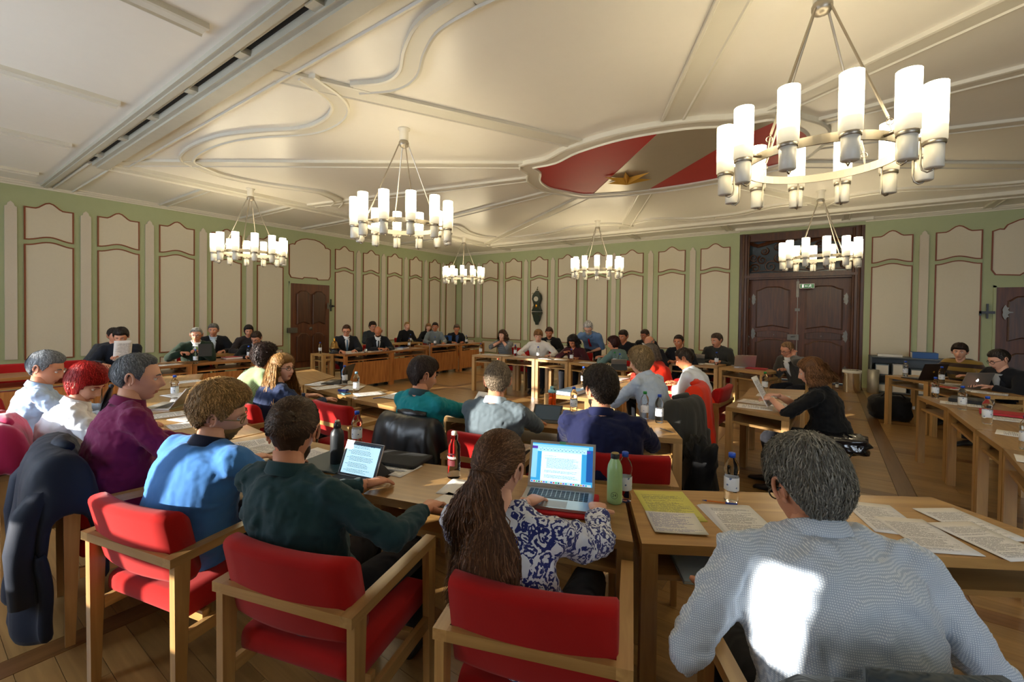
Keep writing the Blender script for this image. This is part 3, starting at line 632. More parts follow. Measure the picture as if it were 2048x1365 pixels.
D(3.66,-11.21,-10.14,'closed-front oak desk of the man reading a sheet')
D(3.62,-10.12,-9.15,'closed-front oak desk under the pink folder stack')
D(4.08,-7.68,-6.5,'closed-front oak desk with the brass bell, before the dark door')
D(4.04,-6.48,-5.4,'closed-front oak desk of the bald man who is writing')
D(3.72,-5.0,-3.95,'closed-front oak desk of the man in the grey patterned shirt')
D(3.78,-3.93,-2.9,'closed-front oak desk nearest the far corner')
T([(3.3,-7.95),(3.75,-7.95),(3.75,-7.72),(3.3,-7.72)],'small side table at the end of the desk with the bell',group='small oak side tables')
T([(1.95,-5.9),(1.95,-4.0),(2.4,-4.0),(2.4,-5.9)][::-1],'narrow oak table along the left wall before the seated blonde woman',group='small oak side tables')
T([(1.9,-9.9),(1.9,-8.3),(2.35,-8.3),(2.35,-9.9)][::-1],'narrow oak table along the left wall behind the man in dark green',group='small oak side tables')
# ------------------------------------------------------------------ armchairs
def cushion(x0,x1,y0,y1,z0,z1,r,curve=0,tilt=0,n=10):
    """rounded upholstered block; bulges backwards along x by `curve`"""
    rs=[]
    for i in range(n+1):
        t=i/n; x=x0+(x1-x0)*(0 if i==0 else 1 if i==n else .015+.97*(i-1)/(n-2)); e=1 if 0<i<n else .86
        dy=-curve*(1-(2*t-1)**2); cyy=(y0+y1)/2; czz=(z0+z1)/2; hy=(y1-y0)/2*e; hz=(z1-z0)/2*e
        ring=[]
        for (sx,sz) in ((1,1),(-1,1),(-1,-1),(1,-1)):
            for a in (0,30,60,90):
                aa=R_(a)+{(1,1):0,(-1,1):PI/2,(-1,-1):PI,(1,-1):1.5*PI}[(sx,sz)]
                py=sx*(hy-r)+r*math.cos(aa); pz=sz*(hz-r)+r*math.sin(aa)
                ring.append((x,cyy+dy+py-tilt*(pz),czz+pz))
        rs.append(ring)
    return MB().rings(rs)
def make_chair():
    t=emp('armchair'); w=.29
    mk('seat',cushion(-w+.045,w-.045,-.22,.27,.385,.475,.03),M_red,t,True)
    mk('backrest',cushion(-w+.04,w-.04,-.245,-.165,.53,.83,.028,.045,-.0+.22),M_red,t,True)
    rl=MB().box(-w+.045,w-.045,-.29,-.265,.64,.675)
    mk('back_rail',rl,M_oak,t)
    for q in (-1,1):
        mk('armrest',MB().box(*sorted((q*w,q*(w-.045))),-.29,.25,.64,.675),M_oaky,t)
        b=MB(); x0,x1=sorted((q*w,q*(w-.03)))
        for ys,ye in (((-.275,-.215),(-.27,-.235)),((.19,.25),(.21,.245))):
            b.add([(x,y,z) for z,(a,c) in ((0,ye),(.64,ys)) for x,y in ((x0,a),(x1,a),(x1,c),(x0,c))],[(3,2,1,0),(4,5,6,7),(0,1,5,4),(1,2,6,5),(2,3,7,6),(3,0,4,7)])
            mk('leg',b,M_oakz,t); b=MB()
        mk('stretcher',MB().box(x0+.004,x1-.004,-.22,.2,.31,.36),M_oaky,t)
    mk('cross_rail',MB().box(-w+.03,w-.03,.1,.125,.32,.36).box(-w+.03,w-.03,-.15,-.125,.34,.385),M_oak,t)
    return t
chair0=make_chair(); chair_used=[0]
def chair(x,y,az,label,group='red upholstered oak armchairs'):
    o=chair0 if not chair_used[0] else copy_tree(chair0); chair_used[0]=1
    o.location=(x,y,0); o.rotation_euler=(0,0,R_(az-90)); tag(o,label,'chair',group); return o
# ------------------------------------------------------------------ people
def sst(a,b,x): t=np.clip((x-a)/(b-a),0,1); return t*t*(3-2*t)
def headmap(t,ph,feat=True,cw=1.0):
    """t: polar angle from chin(0) to crown(pi); ph: azimuth, 0 = face. arrays -> (N,3)"""
    z=-.118*np.cos(t); s=np.sin(t)**.82; x=.077*cw*s*np.sin(ph); y=.1*s*np.cos(ph)
    lo=sst(.03,-.115,z); fr=y>0
    x=x*(1-.30*lo); y=np.where(fr,y*(1+.0*lo),y*(1.07-.52*lo)); y=y+.010*lo*fr
    z=z+np.where(fr,0,.028*lo*np.abs(np.cos(ph)))
    x=x*(1+.05*np.exp(-((z-.05)/.05)**2))
    if feat:
        ax=np.abs(x); g=lambda a,c,b: np.exp(-((a-c)/b)**2)
        tt=np.clip((.022-z)/.052,0,1); nz=np.where(z>-.03,tt,np.clip((z+.046)/.016,0,1))
        nose=(.004*(tt>0)+.023*nz)*np.exp(-(x/(.008+.008*tt))**2)*(z<.026)*(z>-.048)
        d=nose-.011*g(ax,.031,.017)*g(z,.007,.012)+.005*g(ax,.03,.03)*g(z,.027,.009)+.005*g(ax,.043,.02)*g(z,-.026,.02)
        d=d+g(x,0,.024)*(.006*g(z,-.057,.0055)+.006*g(z,-.070,.006)-.003*g(z,-.0635,.0025))+.009*g(x,0,.022)*g(z,-.101,.014)-.004*g(x,0,.03)*g(z,-.082,.007)-.005*g(ax,.05,.015)*g(z,-.06,.02)
        y=y+d*fr
    return np.stack([x,y,z],-1)
def grid_mb(fn,nt_,nph,mi=0,t0=.05,t1=PI-.04):
    # azimuth samples denser at the face
    u=np.linspace(0,1,nph,endpoint=False); ph=2*PI*u; ph=ph-.55*np.sin(ph)
    t=np.linspace(t0,t1,nt_); T_,P_=np.meshgrid(t,ph,indexing='ij')
    p=fn(T_.ravel(),P_.ravel()); mb=MB(); k=nph
    i,j=np.meshgrid(np.arange(nt_-1),np.arange(nph),indexing='ij'); a=i*k+j; b=i*k+(j+1)%k
    f=np.stack([a,b,b+k,a+k],-1).reshape(-1,4)
    mb.add(p,f,mi); mb.f.append(list(range(k))[::-1]); mb.m.append(mi); mb.f.append([(nt_-1)*k+j for j in range(k)]); mb.m.append(mi); return mb
def make_head_mb(near,cw=1.0,browmi=3):
    mb=grid_mb(lambda t,p:headmap(t,p,True,cw),46 if near else 34,60 if near else 44)
    # lips colouring
    V=mb.v[0]
    for fi,f in enumerate(mb.f):
        c=V[list(f)].mean(0)
        if c[1]>.08 and abs(c[0])<.022 and -.074<c[2]<-.054: mb.m[fi]=4
    for s in (-1,1):
        mb.ball((s*.031,.079,.006),.0125,10,1); mb.ball((s*.031,.0885,.006),.0055,8,2,(1,.6,1))
        mb.tube([(s*.012,.1,.024),(s*.03,.101,.031),(s*.048,.088,.026)],[.003,.0042,.002],5,browmi)
        # upper eyelid
        mb.tube([(s*.016,.09,.010),(s*.031,.0945,.0165),(s*.046,.083,.011)],[.003,.0035,.003],5,0)
        # ear: rim, lobe, bowl
        e=[]; 
        for k in range(11):
            a=-.3+k/10*(PI*1.45); e.append((s*(.082+.012*math.sin(a*.6)),-.012-.017*math.cos(a-.4),.004+.031*math.sin(a-.25)))
        mb.tube(e,[.004]+[.0055]*9+[.004],6,0); mb.ball((s*.079,-.008,-.022),.009,8,0,(.6,1,1.1)); mb.ball((s*.077,-.008,.004),.02,8,0,(.35,.8,1.25))
    return mb
_ph=np.array([0,45,62,75,88,100,115,140,180]); 
def hairline(ph,st):
    a=np.degrees(np.abs((ph+PI)%(2*PI)-PI)); f=st.get('front',.066); nape=st.get('nape',-.075)
    zz=np.array([f,f-.002,f-.016,.0,.02,.02,-.03,nape+.01,nape])
    if st.get('ears'): zz=np.array([f,f-.01,.02,-.05,-.08,-.09,-.09,-.09,nape])
    return np.interp(a,_ph,zz)
def hair_surface(t,ph,st,off=0):
    p=headmap(t,ph,False,st.get('cw',1)); z=p[:,2]
    m=sst(-.012,.012,z-hairline(ph,st))
    if st.get('bald'): 
        a=np.degrees(np.abs((ph+PI)%(2*PI)-PI)); m=m*(1-sst(.02,.07,z)*(1-sst(120,175,a)*.3))
    th=st.get('th',.012)+st.get('top',.01)*sst(.02,.1,z)+st.get('side',0)*np.exp(-((z-.0)/.06)**2)
    n=p/np.linalg.norm(p,axis=1,keepdims=True)
    return p+n*((th+off)*m-.008*(1-m))[:,None], m
def dir2tp(d):
    d=d/np.linalg.norm(d,axis=-1,keepdims=True); q=d/np.array([.077,.1,.118]); q/=np.linalg.norm(q,axis=-1,keepdims=True)
    return np.arccos(np.clip(-q[...,2],-.998,.998)), np.arctan2(q[...,0],q[...,1])
def strands_mb(paths,rad,tones):
    """flat hair strands: narrow bands lying on the head, with a slight ridge"""
    n,m,_=paths.shape; t=np.gradient(paths,axis=1); t/=np.maximum(np.linalg.norm(t,axis=2,keepdims=True),1e-6)
    o=paths*np.array([1,1,.6]); o/=np.maximum(np.linalg.norm(o,axis=2,keepdims=True),1e-6)
    a=np.cross(t,o); a/=np.maximum(np.linalg.norm(a,axis=2,keepdims=True),1e-6)
    rad=np.asarray(rad)[None,:,None]; V=np.stack([paths-rad*a,paths+rad*a],2).reshape(-1,3)
    A=(np.arange(n)[:,None]*m+np.arange(m-1)[None,:])*2
    F=np.stack([A,A+1,A+3,A+2],-1).reshape(-1,4); mb=MB(); mb.add(V,F); mb.m=np.repeat(tones,m-1).tolist(); return mb
def slerp(d0,d1,s):
    om=np.arccos(np.clip((d0*d1).sum(-1,keepdims=True),-1,1)); so_=np.maximum(np.sin(om),1e-4)
    return np.sin((1-s)*om)/so_*d0+np.sin(s*om)/so_*d1
def make_hair(st,near,rng):
    mb=MB(); kind=st['kind']
    def fn(t,p):
        q,m=hair_surface(t,p,st); 
        nz=np.array([noise.noise(Vector(v*st.get('nf',38)))for v in q]); n_=q/np.linalg.norm(q,axis=1,keepdims=True)
        return q+n_*(nz*st.get('na',.003)*m)[:,None]
    mb.merge(grid_mb(fn,28,40,0,t0=.5))
    n=int(st.get('n',2400)*1.9) if near else st.get('n',420); n=n if near else min(n,900); k=9; 
    n1=n
    phs=rng.uniform(-PI,PI,n1); crown=np.array([0,-.035,.11]); 
    if kind in('short','curly','bob','long','pony','bald'):
        part=st.get('part',0)
        zl=hairline(phs,st)-.004; 
        t1=np.arccos(np.clip(-zl/.118,-.99,.99)); d1=headmap(t1,phs,False); d1/=np.linalg.norm(d1,axis=1,keepdims=True)
        d0=np.tile(crown,(n1,1))+rng.normal(0,.012,(n1,3)); d0[:,0]+=part; d0/=np.linalg.norm(d0,axis=1,keepdims=True)
        s0=rng.uniform(0,.75,n1) if kind!='pony' else rng.uniform(0,.3,n1); s1=np.minimum(1,s0+rng.uniform(.3,.6,n1)) if kind in('short','curly','bald') else np.ones(n1)
        P_=np.zeros((n1,k,3)); M_=np.zeros((n1,k))
        if kind=='pony':   # pulled back to the clip
            tgt=np.tile(np.array([0,-.118,.0]),(n1,1))+rng.normal(0,.008,(n1,3))
            roots=slerp(np.tile(np.array([0,.03,.12])/.1237,(n1,1)),d1,rng.uniform(0,.97,n1)[:,None])
            tgn=tgt/np.linalg.norm(tgt,axis=1,keepdims=True)
        for i in range(k):
            u=i/(k-1)
            if kind=='pony': d=slerp(roots,tgn,np.full((n1,1),u))
            else: d=slerp(d0,d1,(s0+(s1-s0)*u)[:,None])
            t_,p_=dir2tp(d); off=.001+st.get('lift',.006)*math.sin(PI*min(1,u*.9+.1))*rng.uniform(.2,1,n1)
            q,m=hair_surface(t_,p_,st); nn=q/np.linalg.norm(q,axis=1,keepdims=True)
            amp=st.get('wave',.003); w=np.sin(u*st.get('wf',5)+phs*7)[:,None]*amp
            P_[:,i]=q+nn*off[:,None]+np.cross(nn,[0,0,1.])*w+rng.normal(0,st.get('fuzz',.0012),(n1,3))
            M_[:,i]=m
        good=M_.min(1)>(.25 if kind!='pony' else .05)
        P_=P_[good]; 
        r=.0013 if near else st.get('r',.003); rad=r*np.array([.5]+[1]*(k-3)+[.8,.3])
        tn=rng.choice([0,1,2],len(P_),p=[.45,.35,.2]); mb.merge(strands_mb(P_,rad,tn))
    if kind in('long','pony','bob'):
        L=st.get('len',.22); nl=int(n*(1.2 if near else .8)); m=14
        ph=rng.uniform(R_(st.get('open',62)),2*PI-R_(st.get('open',62)),nl)
        if kind=='pony': ph=PI+rng.normal(0,.55,nl)
        P_=np.zeros((nl,m,3)); inner=rng.uniform(.35,1,nl)**.6; Ls=L*rng.uniform(.75,1.05,nl)
        z0=rng.uniform(.0,.07,nl) if kind!='pony' else np.full(nl,-.0)
        for i in range(m):
            u=i/(m-1); z=z0-(z0+Ls)*u
            flare=1+st.get('flare',.15)*u-.1*(u>.8)*(u-.8)*5*.3
            ax=(.082+st.get('th',.012)+.008)*flare*inner; by=(.104+st.get('th',.012)+.008)*flare*inner
            x=ax*np.sin(ph); y=by*np.cos(ph)*.95-.012
            if kind=='pony':
                spread=min(1,.25+u*1.6); x=np.sin((ph-PI)*1.2)*.135*spread*inner+.05*u; y=-.118-.012*inner*math.sin(PI*min(1,u*1.4))+.02*u*(1-inner)+st.get('back',0)*u
            w=st.get('wave2',.006)*np.sin(u*st.get('wf2',14)+rng.uniform(0,6,nl)*st.get('curl',.35)+ph*3)
            P_[:,i,0]=x+w+rng.normal(0,.0015,nl); P_[:,i,1]=y+w*.7+rng.normal(0,.0015,nl); P_[:,i,2]=z
        r=.0017 if near else st.get('r2',.004); rad=r*np.array([.7]+[1]*(m-4)+[.9,.6,.25])
        mb.merge(strands_mb(P_,rad,rng.choice([0,1,2],nl,p=[.45,.35,.2])))
    if kind=='knot':
        tgt=np.array([0.0,-.108,.062])
        ph=rng.uniform(-PI,PI,n1); a=np.degrees(np.abs(ph)); zr=np.interp(a,[0,60,100,180],[.068,.05,.005,-.028])+rng.uniform(-.004,.07,n1)
        t1=np.arccos(np.clip(-zr/.118,-.99,.99)); d1=headmap(t1,ph,False); d1/=np.linalg.norm(d1,axis=1,keepdims=True); d0=np.tile(tgt/np.linalg.norm(tgt),(n1,1))
        P_=np.zeros((n1,k,3)); s2=dict(st); 
        for i in range(k):
            u=i/(k-1); t_,p_=dir2tp(slerp(d1,d0,np.full((n1,1),u))); q,_m=hair_surface(t_,p_,s2); nn=q/np.linalg.norm(q,axis=1,keepdims=True)
            P_[:,i]=q+nn*(.006+.014*math.sin(PI*min(1,u*1.6+.15)*.5)*rng.uniform(.6,1,n1))[:,None]+rng.normal(0,.001,(n1,3))
        mb.merge(strands_mb(P_,.0016*np.array([.8]+[1]*(k-2)+[.8]),rng.choice([0,1,2],n1,p=[.5,.35,.15])))
        nb=900; kk=8; P_=np.zeros((nb,kk,3)); a0=rng.uniform(0,2*PI,nb); rr_=rng.uniform(.012,.034,nb); c=tgt*1.14
        for i in range(kk):
            u=i/(kk-1); aa=a0+u*2.2; P_[:,i]=c+np.stack([rr_*np.cos(aa)*1.1,rr_*np.sin(aa)*.9-.005,(.02*np.cos(rr_*60+u*2))*1.0+rng.normal(0,.003,nb)],-1)
        mb.merge(strands_mb(P_,.002*np.array([.4]+[1]*(kk-2)+[.3]),rng.choice([0,1,2],nb,p=[.5,.35,.15])))
        mb.ball(tuple(c),.032,12,0,(1.1,.9,.6))
    if kind=='curly_long': pass
    if st.get('tail'):   # thin ponytail at the nape
        nt_=240; m=10; P_=np.zeros((nt_,m,3)); q=rng.normal(0,.55,(nt_,2))
        for i in range(m):
            u=i/(m-1); s_=.006+.012*math.sin(PI*u); P_[:,i]=np.stack([q[:,0]*s_,-.1-.03*u+q[:,1]*s_*.7,-.045-.13*u+0*q[:,0]],-1)
        mb.merge(strands_mb(P_,.0014*np.array([1]*(m-2)+[.7,.3]),rng.choice([0,1,2],nt_)))
        mb.ball((0,-.1,-.045),.012,8,0)
    return mb
_hm={}
def hairmats(col):
    if col not in _hm:
        c=np.array(srgb(col)); _hm[col]=[mat('hair_dark',tuple(c*.6),.6,var=.15,scale=90,spec=.3),mat('hair_mid',tuple(c),.55,var=.15,scale=90,spec=.3),mat('hair_light',tuple(np.minimum(1,c*1.6)),.5,var=.1,scale=90)]
    return _hm[col]
def hand_mb(hd,nd,curl,side,mi=0,s=1.0,point=False,low=False):
    """hd fingers direction, nd palm normal, side -1 left +1 right; origin at wrist"""
    hd=Vector(hd).normalized(); nd=Vector(nd); nd=(nd-hd*nd.dot(hd)).normalized(); sd=hd.cross(nd)*side  # thumb side = -sd
    mb=MB(); rs=[]; q=6
    for u,w,h in ((-.01,.026,.02),(.03,.034,.017),(.06,.041,.015),(.088,.042,.012)):
        rs.append([hd*u*s+sd*(w*s*math.cos(2*PI*j/10))+nd*(h*s*math.sin(2*PI*j/10)) for j in range(10)])
    mb.rings(rs,mi)
    for k,(o,L,r) in enumerate(((-.031,.072,.0085),(-.0105,.08,.0088),(.0105,.075,.0085),(.03,.058,.0075))):
        p=hd*.08*s+sd*o*s; pts=[p]; a=R_(8)+curl*.35
        if point and k==0: a=.05
        for i,f in enumerate((.45,.3,.25)):
            d=hd*math.cos(a)+nd*math.sin(a)+sd*(o*1.6); d.normalize(); p=p+d*L*f*s; pts.append(p); a+=curl*(.55 if not(point and k==0) else .1)
        mb.tube(pts,[r*s*1.05,r*s,r*s*.92,r*s*.7],6 if not low else 5,mi)
    p=hd*.02*s-sd*.03*s; pts=[p]; dirs=[(hd*.55-sd*.8+nd*.25).normalized(),(hd*.85-sd*.4+nd*(.2+curl*.4)).normalized(),(hd*.95-sd*.05+nd*(.3+curl*.5)).normalized()]
    for d,L in zip(dirs,(.035,.032,.026)): p=p+d*L*s; pts.append(p)
    mb.tube(pts,[.014*s,.0115*s,.0095*s,.007*s],6,mi); return mb
def ik(S,T,a,b,pole):
    d=T-S; L=min(d.length,(a+b)*.995); d.normalize(); T2=S+d*L
    x=(a*a-b*b+L*L)/(2*L); h=math.sqrt(max(0,a*a-x*x)); p=Vector(pole); p=(p-d*p.dot(d)).normalized(); return S+d*x+p*h, T2
def bez(a,b,c,t): return a*(1-t)**2+b*2*t*(1-t)+c*t*t
TXF=bpy.data.textures.new('cloth_folds','CLOUDS'); TXF.noise_scale=.11; TXF.noise_depth=1; TXF.noise_type='SOFT_NOISE'
TXG=bpy.data.textures.new('cloth_creases','CLOUDS'); TXG.noise_scale=.055; TXG.noise_depth=2; TXG.noise_type='HARD_NOISE'
PEOPLE={}
def person(label,hx,hy,hz,az,hyaw=0,hpitch=12,hroll=0,S=1.0,sx=0,w=1.0,belly=0,top='#333333',topm=None,style='shirt',sleeve=1.0,collar=None,hair=None,hcol='#2a1c12',skin=None,
           hands=None,curl=(.5,.5),handdir=None,near=False,glasses=None,tie=None,shirt='#d8dde2',trousers='#15161c',chair_lb=None,stand=False,beard=None,hipshift=None,fem=False,folds=None,pose=None,chair_at=None,hip_at=None,drop=0):
    rng=np.random.default_rng(sum(map(ord,label)))
    f=Vector((math.cos(R_(az)),math.sin(R_(az)),0)); r_=Vector((f.y,-f.x,0))
    hipz=.50 if not stand else .93*S
    hz-=.014*S
    reach=.70*S; dz=hz-hipz
    Lh=min(.22,math.sqrt(max(.005,reach*reach-dz*dz-sx*sx))) if hipshift is None else hipshift
    hip=Vector((hx,hy,0))-f*Lh-r_*sx
    if hip_at:
        hip=Vector((*hip_at,0)); q_=Vector((hx,hy,0))-hip; Lh=q_.dot(f); sx=q_.dot(r_)
    root=emp('person',(hip.x,hip.y,0),R_(az-90)); tag(root,label,'person',PEOPLE_GROUP.get(label))
    HP=Vector((0,0,hipz)); C=Vector((sx,Lh,hz)); 
    d_=(C-HP).normalized(); up=(Vector((0,0,1))*.62+d_*.38).normalized()
    Nk=C-up*(.128-drop)*S-Vector((0,.03,0)); ctrl=(HP+Nk)/2+Vector((0,-.05-.08*Lh-.4*max(0,.66*S-(C-HP).length),.0))
    sw=(1.0 if not fem else .9)*w*S
    prof=[(0,.18,.13),(.12,.175,.135+belly),(.3,.166,.12+belly*1.2),(.48,.172,.118+belly*.6),(.66,.188,.122),(.8,.19,.115),(.88,.17,.1),(.94,.125,.082),(.985,.075,.066)]
    if fem: prof=[(0,.185,.135),(.12,.17,.13+belly),(.3,.142,.108+belly),(.48,.15,.112),(.66,.165,.125),(.8,.168,.108),(.88,.148,.092),(.94,.108,.076),(.985,.065,.06)]
    def torso(inf,n=18,t1=1.0):
        rs=[]
        for t,a,b in prof:
            if t>t1: break
            c=bez(HP,ctrl,Nk,t); tg=(bez(HP,ctrl,Nk,min(1,t+.03))-bez(HP,ctrl,Nk,max(0,t-.03))).normalized(); X=Vector((1,0,0)); Y=tg.cross(X).normalized()
            rs.append([c+X*((a*sw+inf)*math.cos(q))+Y*((b*S+inf)*math.sin(q)) for q in [2*PI*i/n for i in range(n)]])
        return MB().rings(rs)
    tgN=(Nk-bez(HP,ctrl,Nk,.9)).normalized(); sh=[]
    twist=0
    for s in (-1,1):
        sh.append(Nk+Vector((s*.178*sw,0,0))-tgN*.062*S+Vector((0,.004,0)))
    if hands is None: hands=((-.16,.40,.775),(.16,.42,.775))
    ua,fa=.285*S,.25*S; arms=[]
    for i,s in enumerate((-1,1)):
        T_=Vector(hands[i]); pole=(s*.9,-.5,-.55)
        if pose and pose.get('pole'): pole=pose['pole'][i]
        E_,W_=ik(sh[i],T_,ua,fa,pole); arms.append((sh[i],E_,W_))
    sk=skin or M_skin; hm=hairmats(hcol)
    # body: one mesh (torso core, neck, head, arms, hands, legs)
    B=torso(-.02,12); B.tube([Nk-tgN*.06,Nk,C+Vector((0,-.02,-.05))*S],[.07*S,.056*S*(1 if not fem else .88),.054*S*(1 if not fem else .88)],14)
    for i,(a,b,c) in enumerate(arms):
        B.tube([a,a.lerp(b,.5),b,b.lerp(c,.35),c],[.05*S,.044*S,.037*S,.036*S,.025*S],10)
        fd=(c-b).normalized(); 
        if handdir and handdir[i] is not None: hd,nd=handdir[i]
        else: hd=Vector((fd.x*.6,fd.y,fd.z*.25)); nd=(0,0,-1)
        B.merge(hand_mb(hd,nd,curl[i],1 if i==1 else -1,0,S*(.93 if fem else 1),low=not near),Matrix.Translation(c))
    Mh=Matrix.Translation(C)@Matrix.Rotation(R_(-hyaw),4,'Z')@Matrix.Rotation(R_(-hpitch),4,'X')@Matrix.Rotation(R_(hroll),4,'Y')@Matrix.Scale(S*(1.0 if not fem else .95),4)
    B.merge(make_head_mb(near),Mh)
    kn=[];
    for s in (-1,1):
        h_=Vector((s*.09,0.02,hipz)); 
        if stand: k_=Vector((s*.1,.02,.5)); an=Vector((s*.1,0,.09))
        else: k_=Vector((s*.13,.44*S,.49)); an=Vector((s*.12,.42*S+.05*s,.09))
        if pose and pose.get('ankle'): an=Vector(pose['ankle'][0 if s<0 else 1])
        kn.append((h_,k_,an)); B.tube([h_,k_,an],[.07,.05,.035],8)
    bo=mk('body',B,[sk,M_eyew,M_iris,hm[0],M_lip],root,True)
    # top
    inf=.018 if style!='jacket' else .032
    tm=topm or fabric('cloth_'+top[1:],top)
    Tm=torso(inf,20,.99)
    Tm.tube([sh[0],sh[0].lerp(Nk,.5)+tgN*.0,Nk-tgN*.03*S,sh[1].lerp(Nk,.5),sh[1]],[.062*S,.062*S,.06*S,.062*S,.062*S],12)
    if style=='jacket': Tm.merge(MB().rings([[Vector((.2*sw*math.cos(q),.155*S*math.sin(q)-.01,z)) for q in [2*PI*i/18 for i in range(18)]] for z in (hipz-.05,hipz+.12)]))
    for a,b,c in arms:
        Tm.ball(a,.06*S+inf*.6,12)
        ce_=a.lerp(b,min(1,sleeve*2)) if sleeve<=.5 else b
        ra=[.053*S+inf*.7,.050*S+inf*.7,.045*S+inf*.7]
        if sleeve<=.5: Tm.tube([a,a.lerp(ce_,.5),ce_],ra,12)
        else:
            e2=b.lerp(c,(sleeve-.5)*2*.93); Tm.tube([a,a.lerp(b,.55),b],ra,12); Tm.ball(b,.046*S+inf*.6,10); Tm.tube([b,b.lerp(e2,.5),e2],[.046*S+inf*.5,.043*S+inf*.5,.036*S+inf*.5],12)
    to=mk({'shirt':'shirt','jacket':'jacket','sweater':'sweater'}[style],Tm,tm,root,True)
    rm=to.modifiers.new('remesh','REMESH'); rm.mode='VOXEL'; rm.voxel_size=.0095 if near else .017; rm.use_smooth_shade=True
    sm=to.modifiers.new('smooth','SMOOTH'); sm.iterations=12 if near else 5; sm.factor=.5
    dm=to.modifiers.new('folds','DISPLACE'); dm.texture=TXF; dm.texture_coords='OBJECT'; 
    dm.strength=(folds if folds is not None else (.03 if style=='shirt' else .02)); dm.mid_level=.5; dm.texture_coords='LOCAL'
    if near:
        d2_=to.modifiers.new('creases','DISPLACE'); d2_.texture=TXG; d2_.texture_coords='LOCAL'; d2_.strength=.016 if style!='jacket' else .008; d2_.mid_level=.6
    # collar
    if collar:
        cm=collar if not isinstance(collar,str) else fabric('collar_'+collar[1:],collar,fold=.05)
        rs=[]; ax=(C+Vector((0,-.02,-.05))*S-Nk).normalized()
        X=Vector((1,0,0)); Y=ax.cross(X).normalized()
        for rad,zz in ((.080,-.022),(.086,-.012),(.072,.032),(.066,.034),(.062,.0)):
            rs.append([Nk+ax*(zz-(.012*math.sin(q) if zz>0 else .02*math.sin(q)))*1.0+X*rad*S*(.94 if fem else 1)*math.cos(q)+Y*rad*S*.95*math.sin(q) for q in [2*PI*i/24 for i in range(24)]])
        mk('collar',MB().rings(rs,cap=False),cm,root,True)
    def chest(t,u,off):   # point on the torso front
        c=bez(HP,ctrl,Nk,t); tg=(bez(HP,ctrl,Nk,min(1,t+.03))-bez(HP,ctrl,Nk,max(0,t-.03))).normalized(); X=Vector((1,0,0)); Y=tg.cross(X).normalized()
        a=np.interp(t,[p[0] for p in prof],[p[1] for p in prof])*sw+inf; b=np.interp(t,[p[0] for p in prof],[p[2] for p in prof])*S+inf
        return c+X*u+Y*(b*math.sqrt(max(0,1-(u/a)**2))+off)
    def vpatch(name,w0,w1,t0,t1,off,m,n=7):
        rs=[]
        for i in range(n):
            t=t0+(t1-t0)*i/(n-1); ww=w0+(w1-w0)*i/(n-1)
            rs.append([chest(t,ww*x,off) for x in (-1,-.5,0,.5,1)]+[chest(t,ww*x,off-.02) for x in (1,-1)])
        mk(name,MB().rings(rs),m,root,True)
    if style=='jacket' and shirt:
        vpatch('shirt_front',.01,.055,.5,.99,.010,fabric('shirtfront_'+shirt[1:],shirt,fold=.05))
        for s in (-1,1):
            rs=[]
            for i in range(6):
                t=.48+.5*i/5; u0=s*(.012+.05*i/5); u1=s*(.03+.075*math.sin(PI*min(1,(i+1)/6)))
                rs.append([chest(t,u0,.018),chest(t,(u0+u1)/2,.02),chest(t,u1,.012),chest(t,u1,.004),chest(t,u0,.006)])
            mk('lapel',MB().rings(rs),tm,root)
    if tie: vpatch('tie',.024,.012,.5,.97,.018,fabric('tie_'+tie[1:],tie,.5,fold=.03,sheen=0))
    # trousers and shoes
    tr=MB(); tr.ball((0,0,hipz),.15,14,0,(1.15,.95,.72))
    for h_,k_,an in kn: tr.tube([h_,h_.lerp(k_,.5),k_],[.092,.085,.07],12); tr.ball(k_,.07,10); tr.tube([k_,k_.lerp(an,.5),an],[.07,.058,.052],12)
    mk('trousers',tr,fabric('trousers_'+trousers[1:],trousers),root,True)
    for h_,k_,an in kn:
        rs=[]
        for y,w_,h in ((-.07,.03,.05),(-.04,.04,.08),(.04,.042,.07),(.12,.046,.045),(.17,.035,.035),(.19,.015,.02)):
            rs.append([(an.x+w_*math.cos(q),an.y+y,max(.004,h*.5+h*.5*math.sin(q))) for q in [2*PI*i/10 for i in range(10)]])
        mk('shoe',MB().rings(rs),M_black,root,True)
    # hair
    if hair:
        hb=make_hair(hair,near,rng)
        mk('hair',hb,hm,root,False,M=Mh.copy())
    if beard:
        def fb(t,p):
            q=headmap(t,p,True); a=np.degrees(np.abs((p+PI)%(2*PI)-PI)); z=q[:,2]
            m=sst(-.035,-.06,z)*(1-sst(85,105,a)); mouth=np.exp(-(q[:,0]/.02)**2-((z+.064)/.008)**2); m=m*(1-mouth)
            m=np.maximum(m,np.exp(-(q[:,0]/.026)**2-((z+.048)/.006)**2)*(q[:,1]>.05)) if beard!='chin' else m
            if beard=='moustache': m=np.exp(-(q[:,0]/.028)**2-((z+.049)/.007)**2)*(q[:,1]>.05)
            n_=q/np.linalg.norm(q,axis=1,keepdims=True); nz=np.array([noise.noise(Vector(v*150)) for v in q])
            return q+n_*(m*(.011+.003*nz)-.006*(1-m))[:,None]
        mk('beard',grid_mb(fb,44,60,0,t0=.06,t1=1.9),[hm[0]],root,True,M=Mh.copy())
    if glasses:
        g=MB()
        for s in (-1,1):
            pts=[(s*.033+.022*math.cos(a)*(1.05),.107-.012*abs(math.cos(a))*(1 if s*math.cos(a)>0 else 0),.004+.017*math.sin(a)) for a in [2*PI*i/14 for i in range(15)]]
            g.tube(pts,.0022,5); g.tube([(s*.056,.096,.008),(s*.082,.03,.012),(s*.084,-.012,.008)],.0022,5)
        g.tube([(-.011,.109,.008),(0,.112,.011),(.011,.109,.008)],.002,5)
        mk('glasses',g,glasses,root,True,M=Mh.copy())
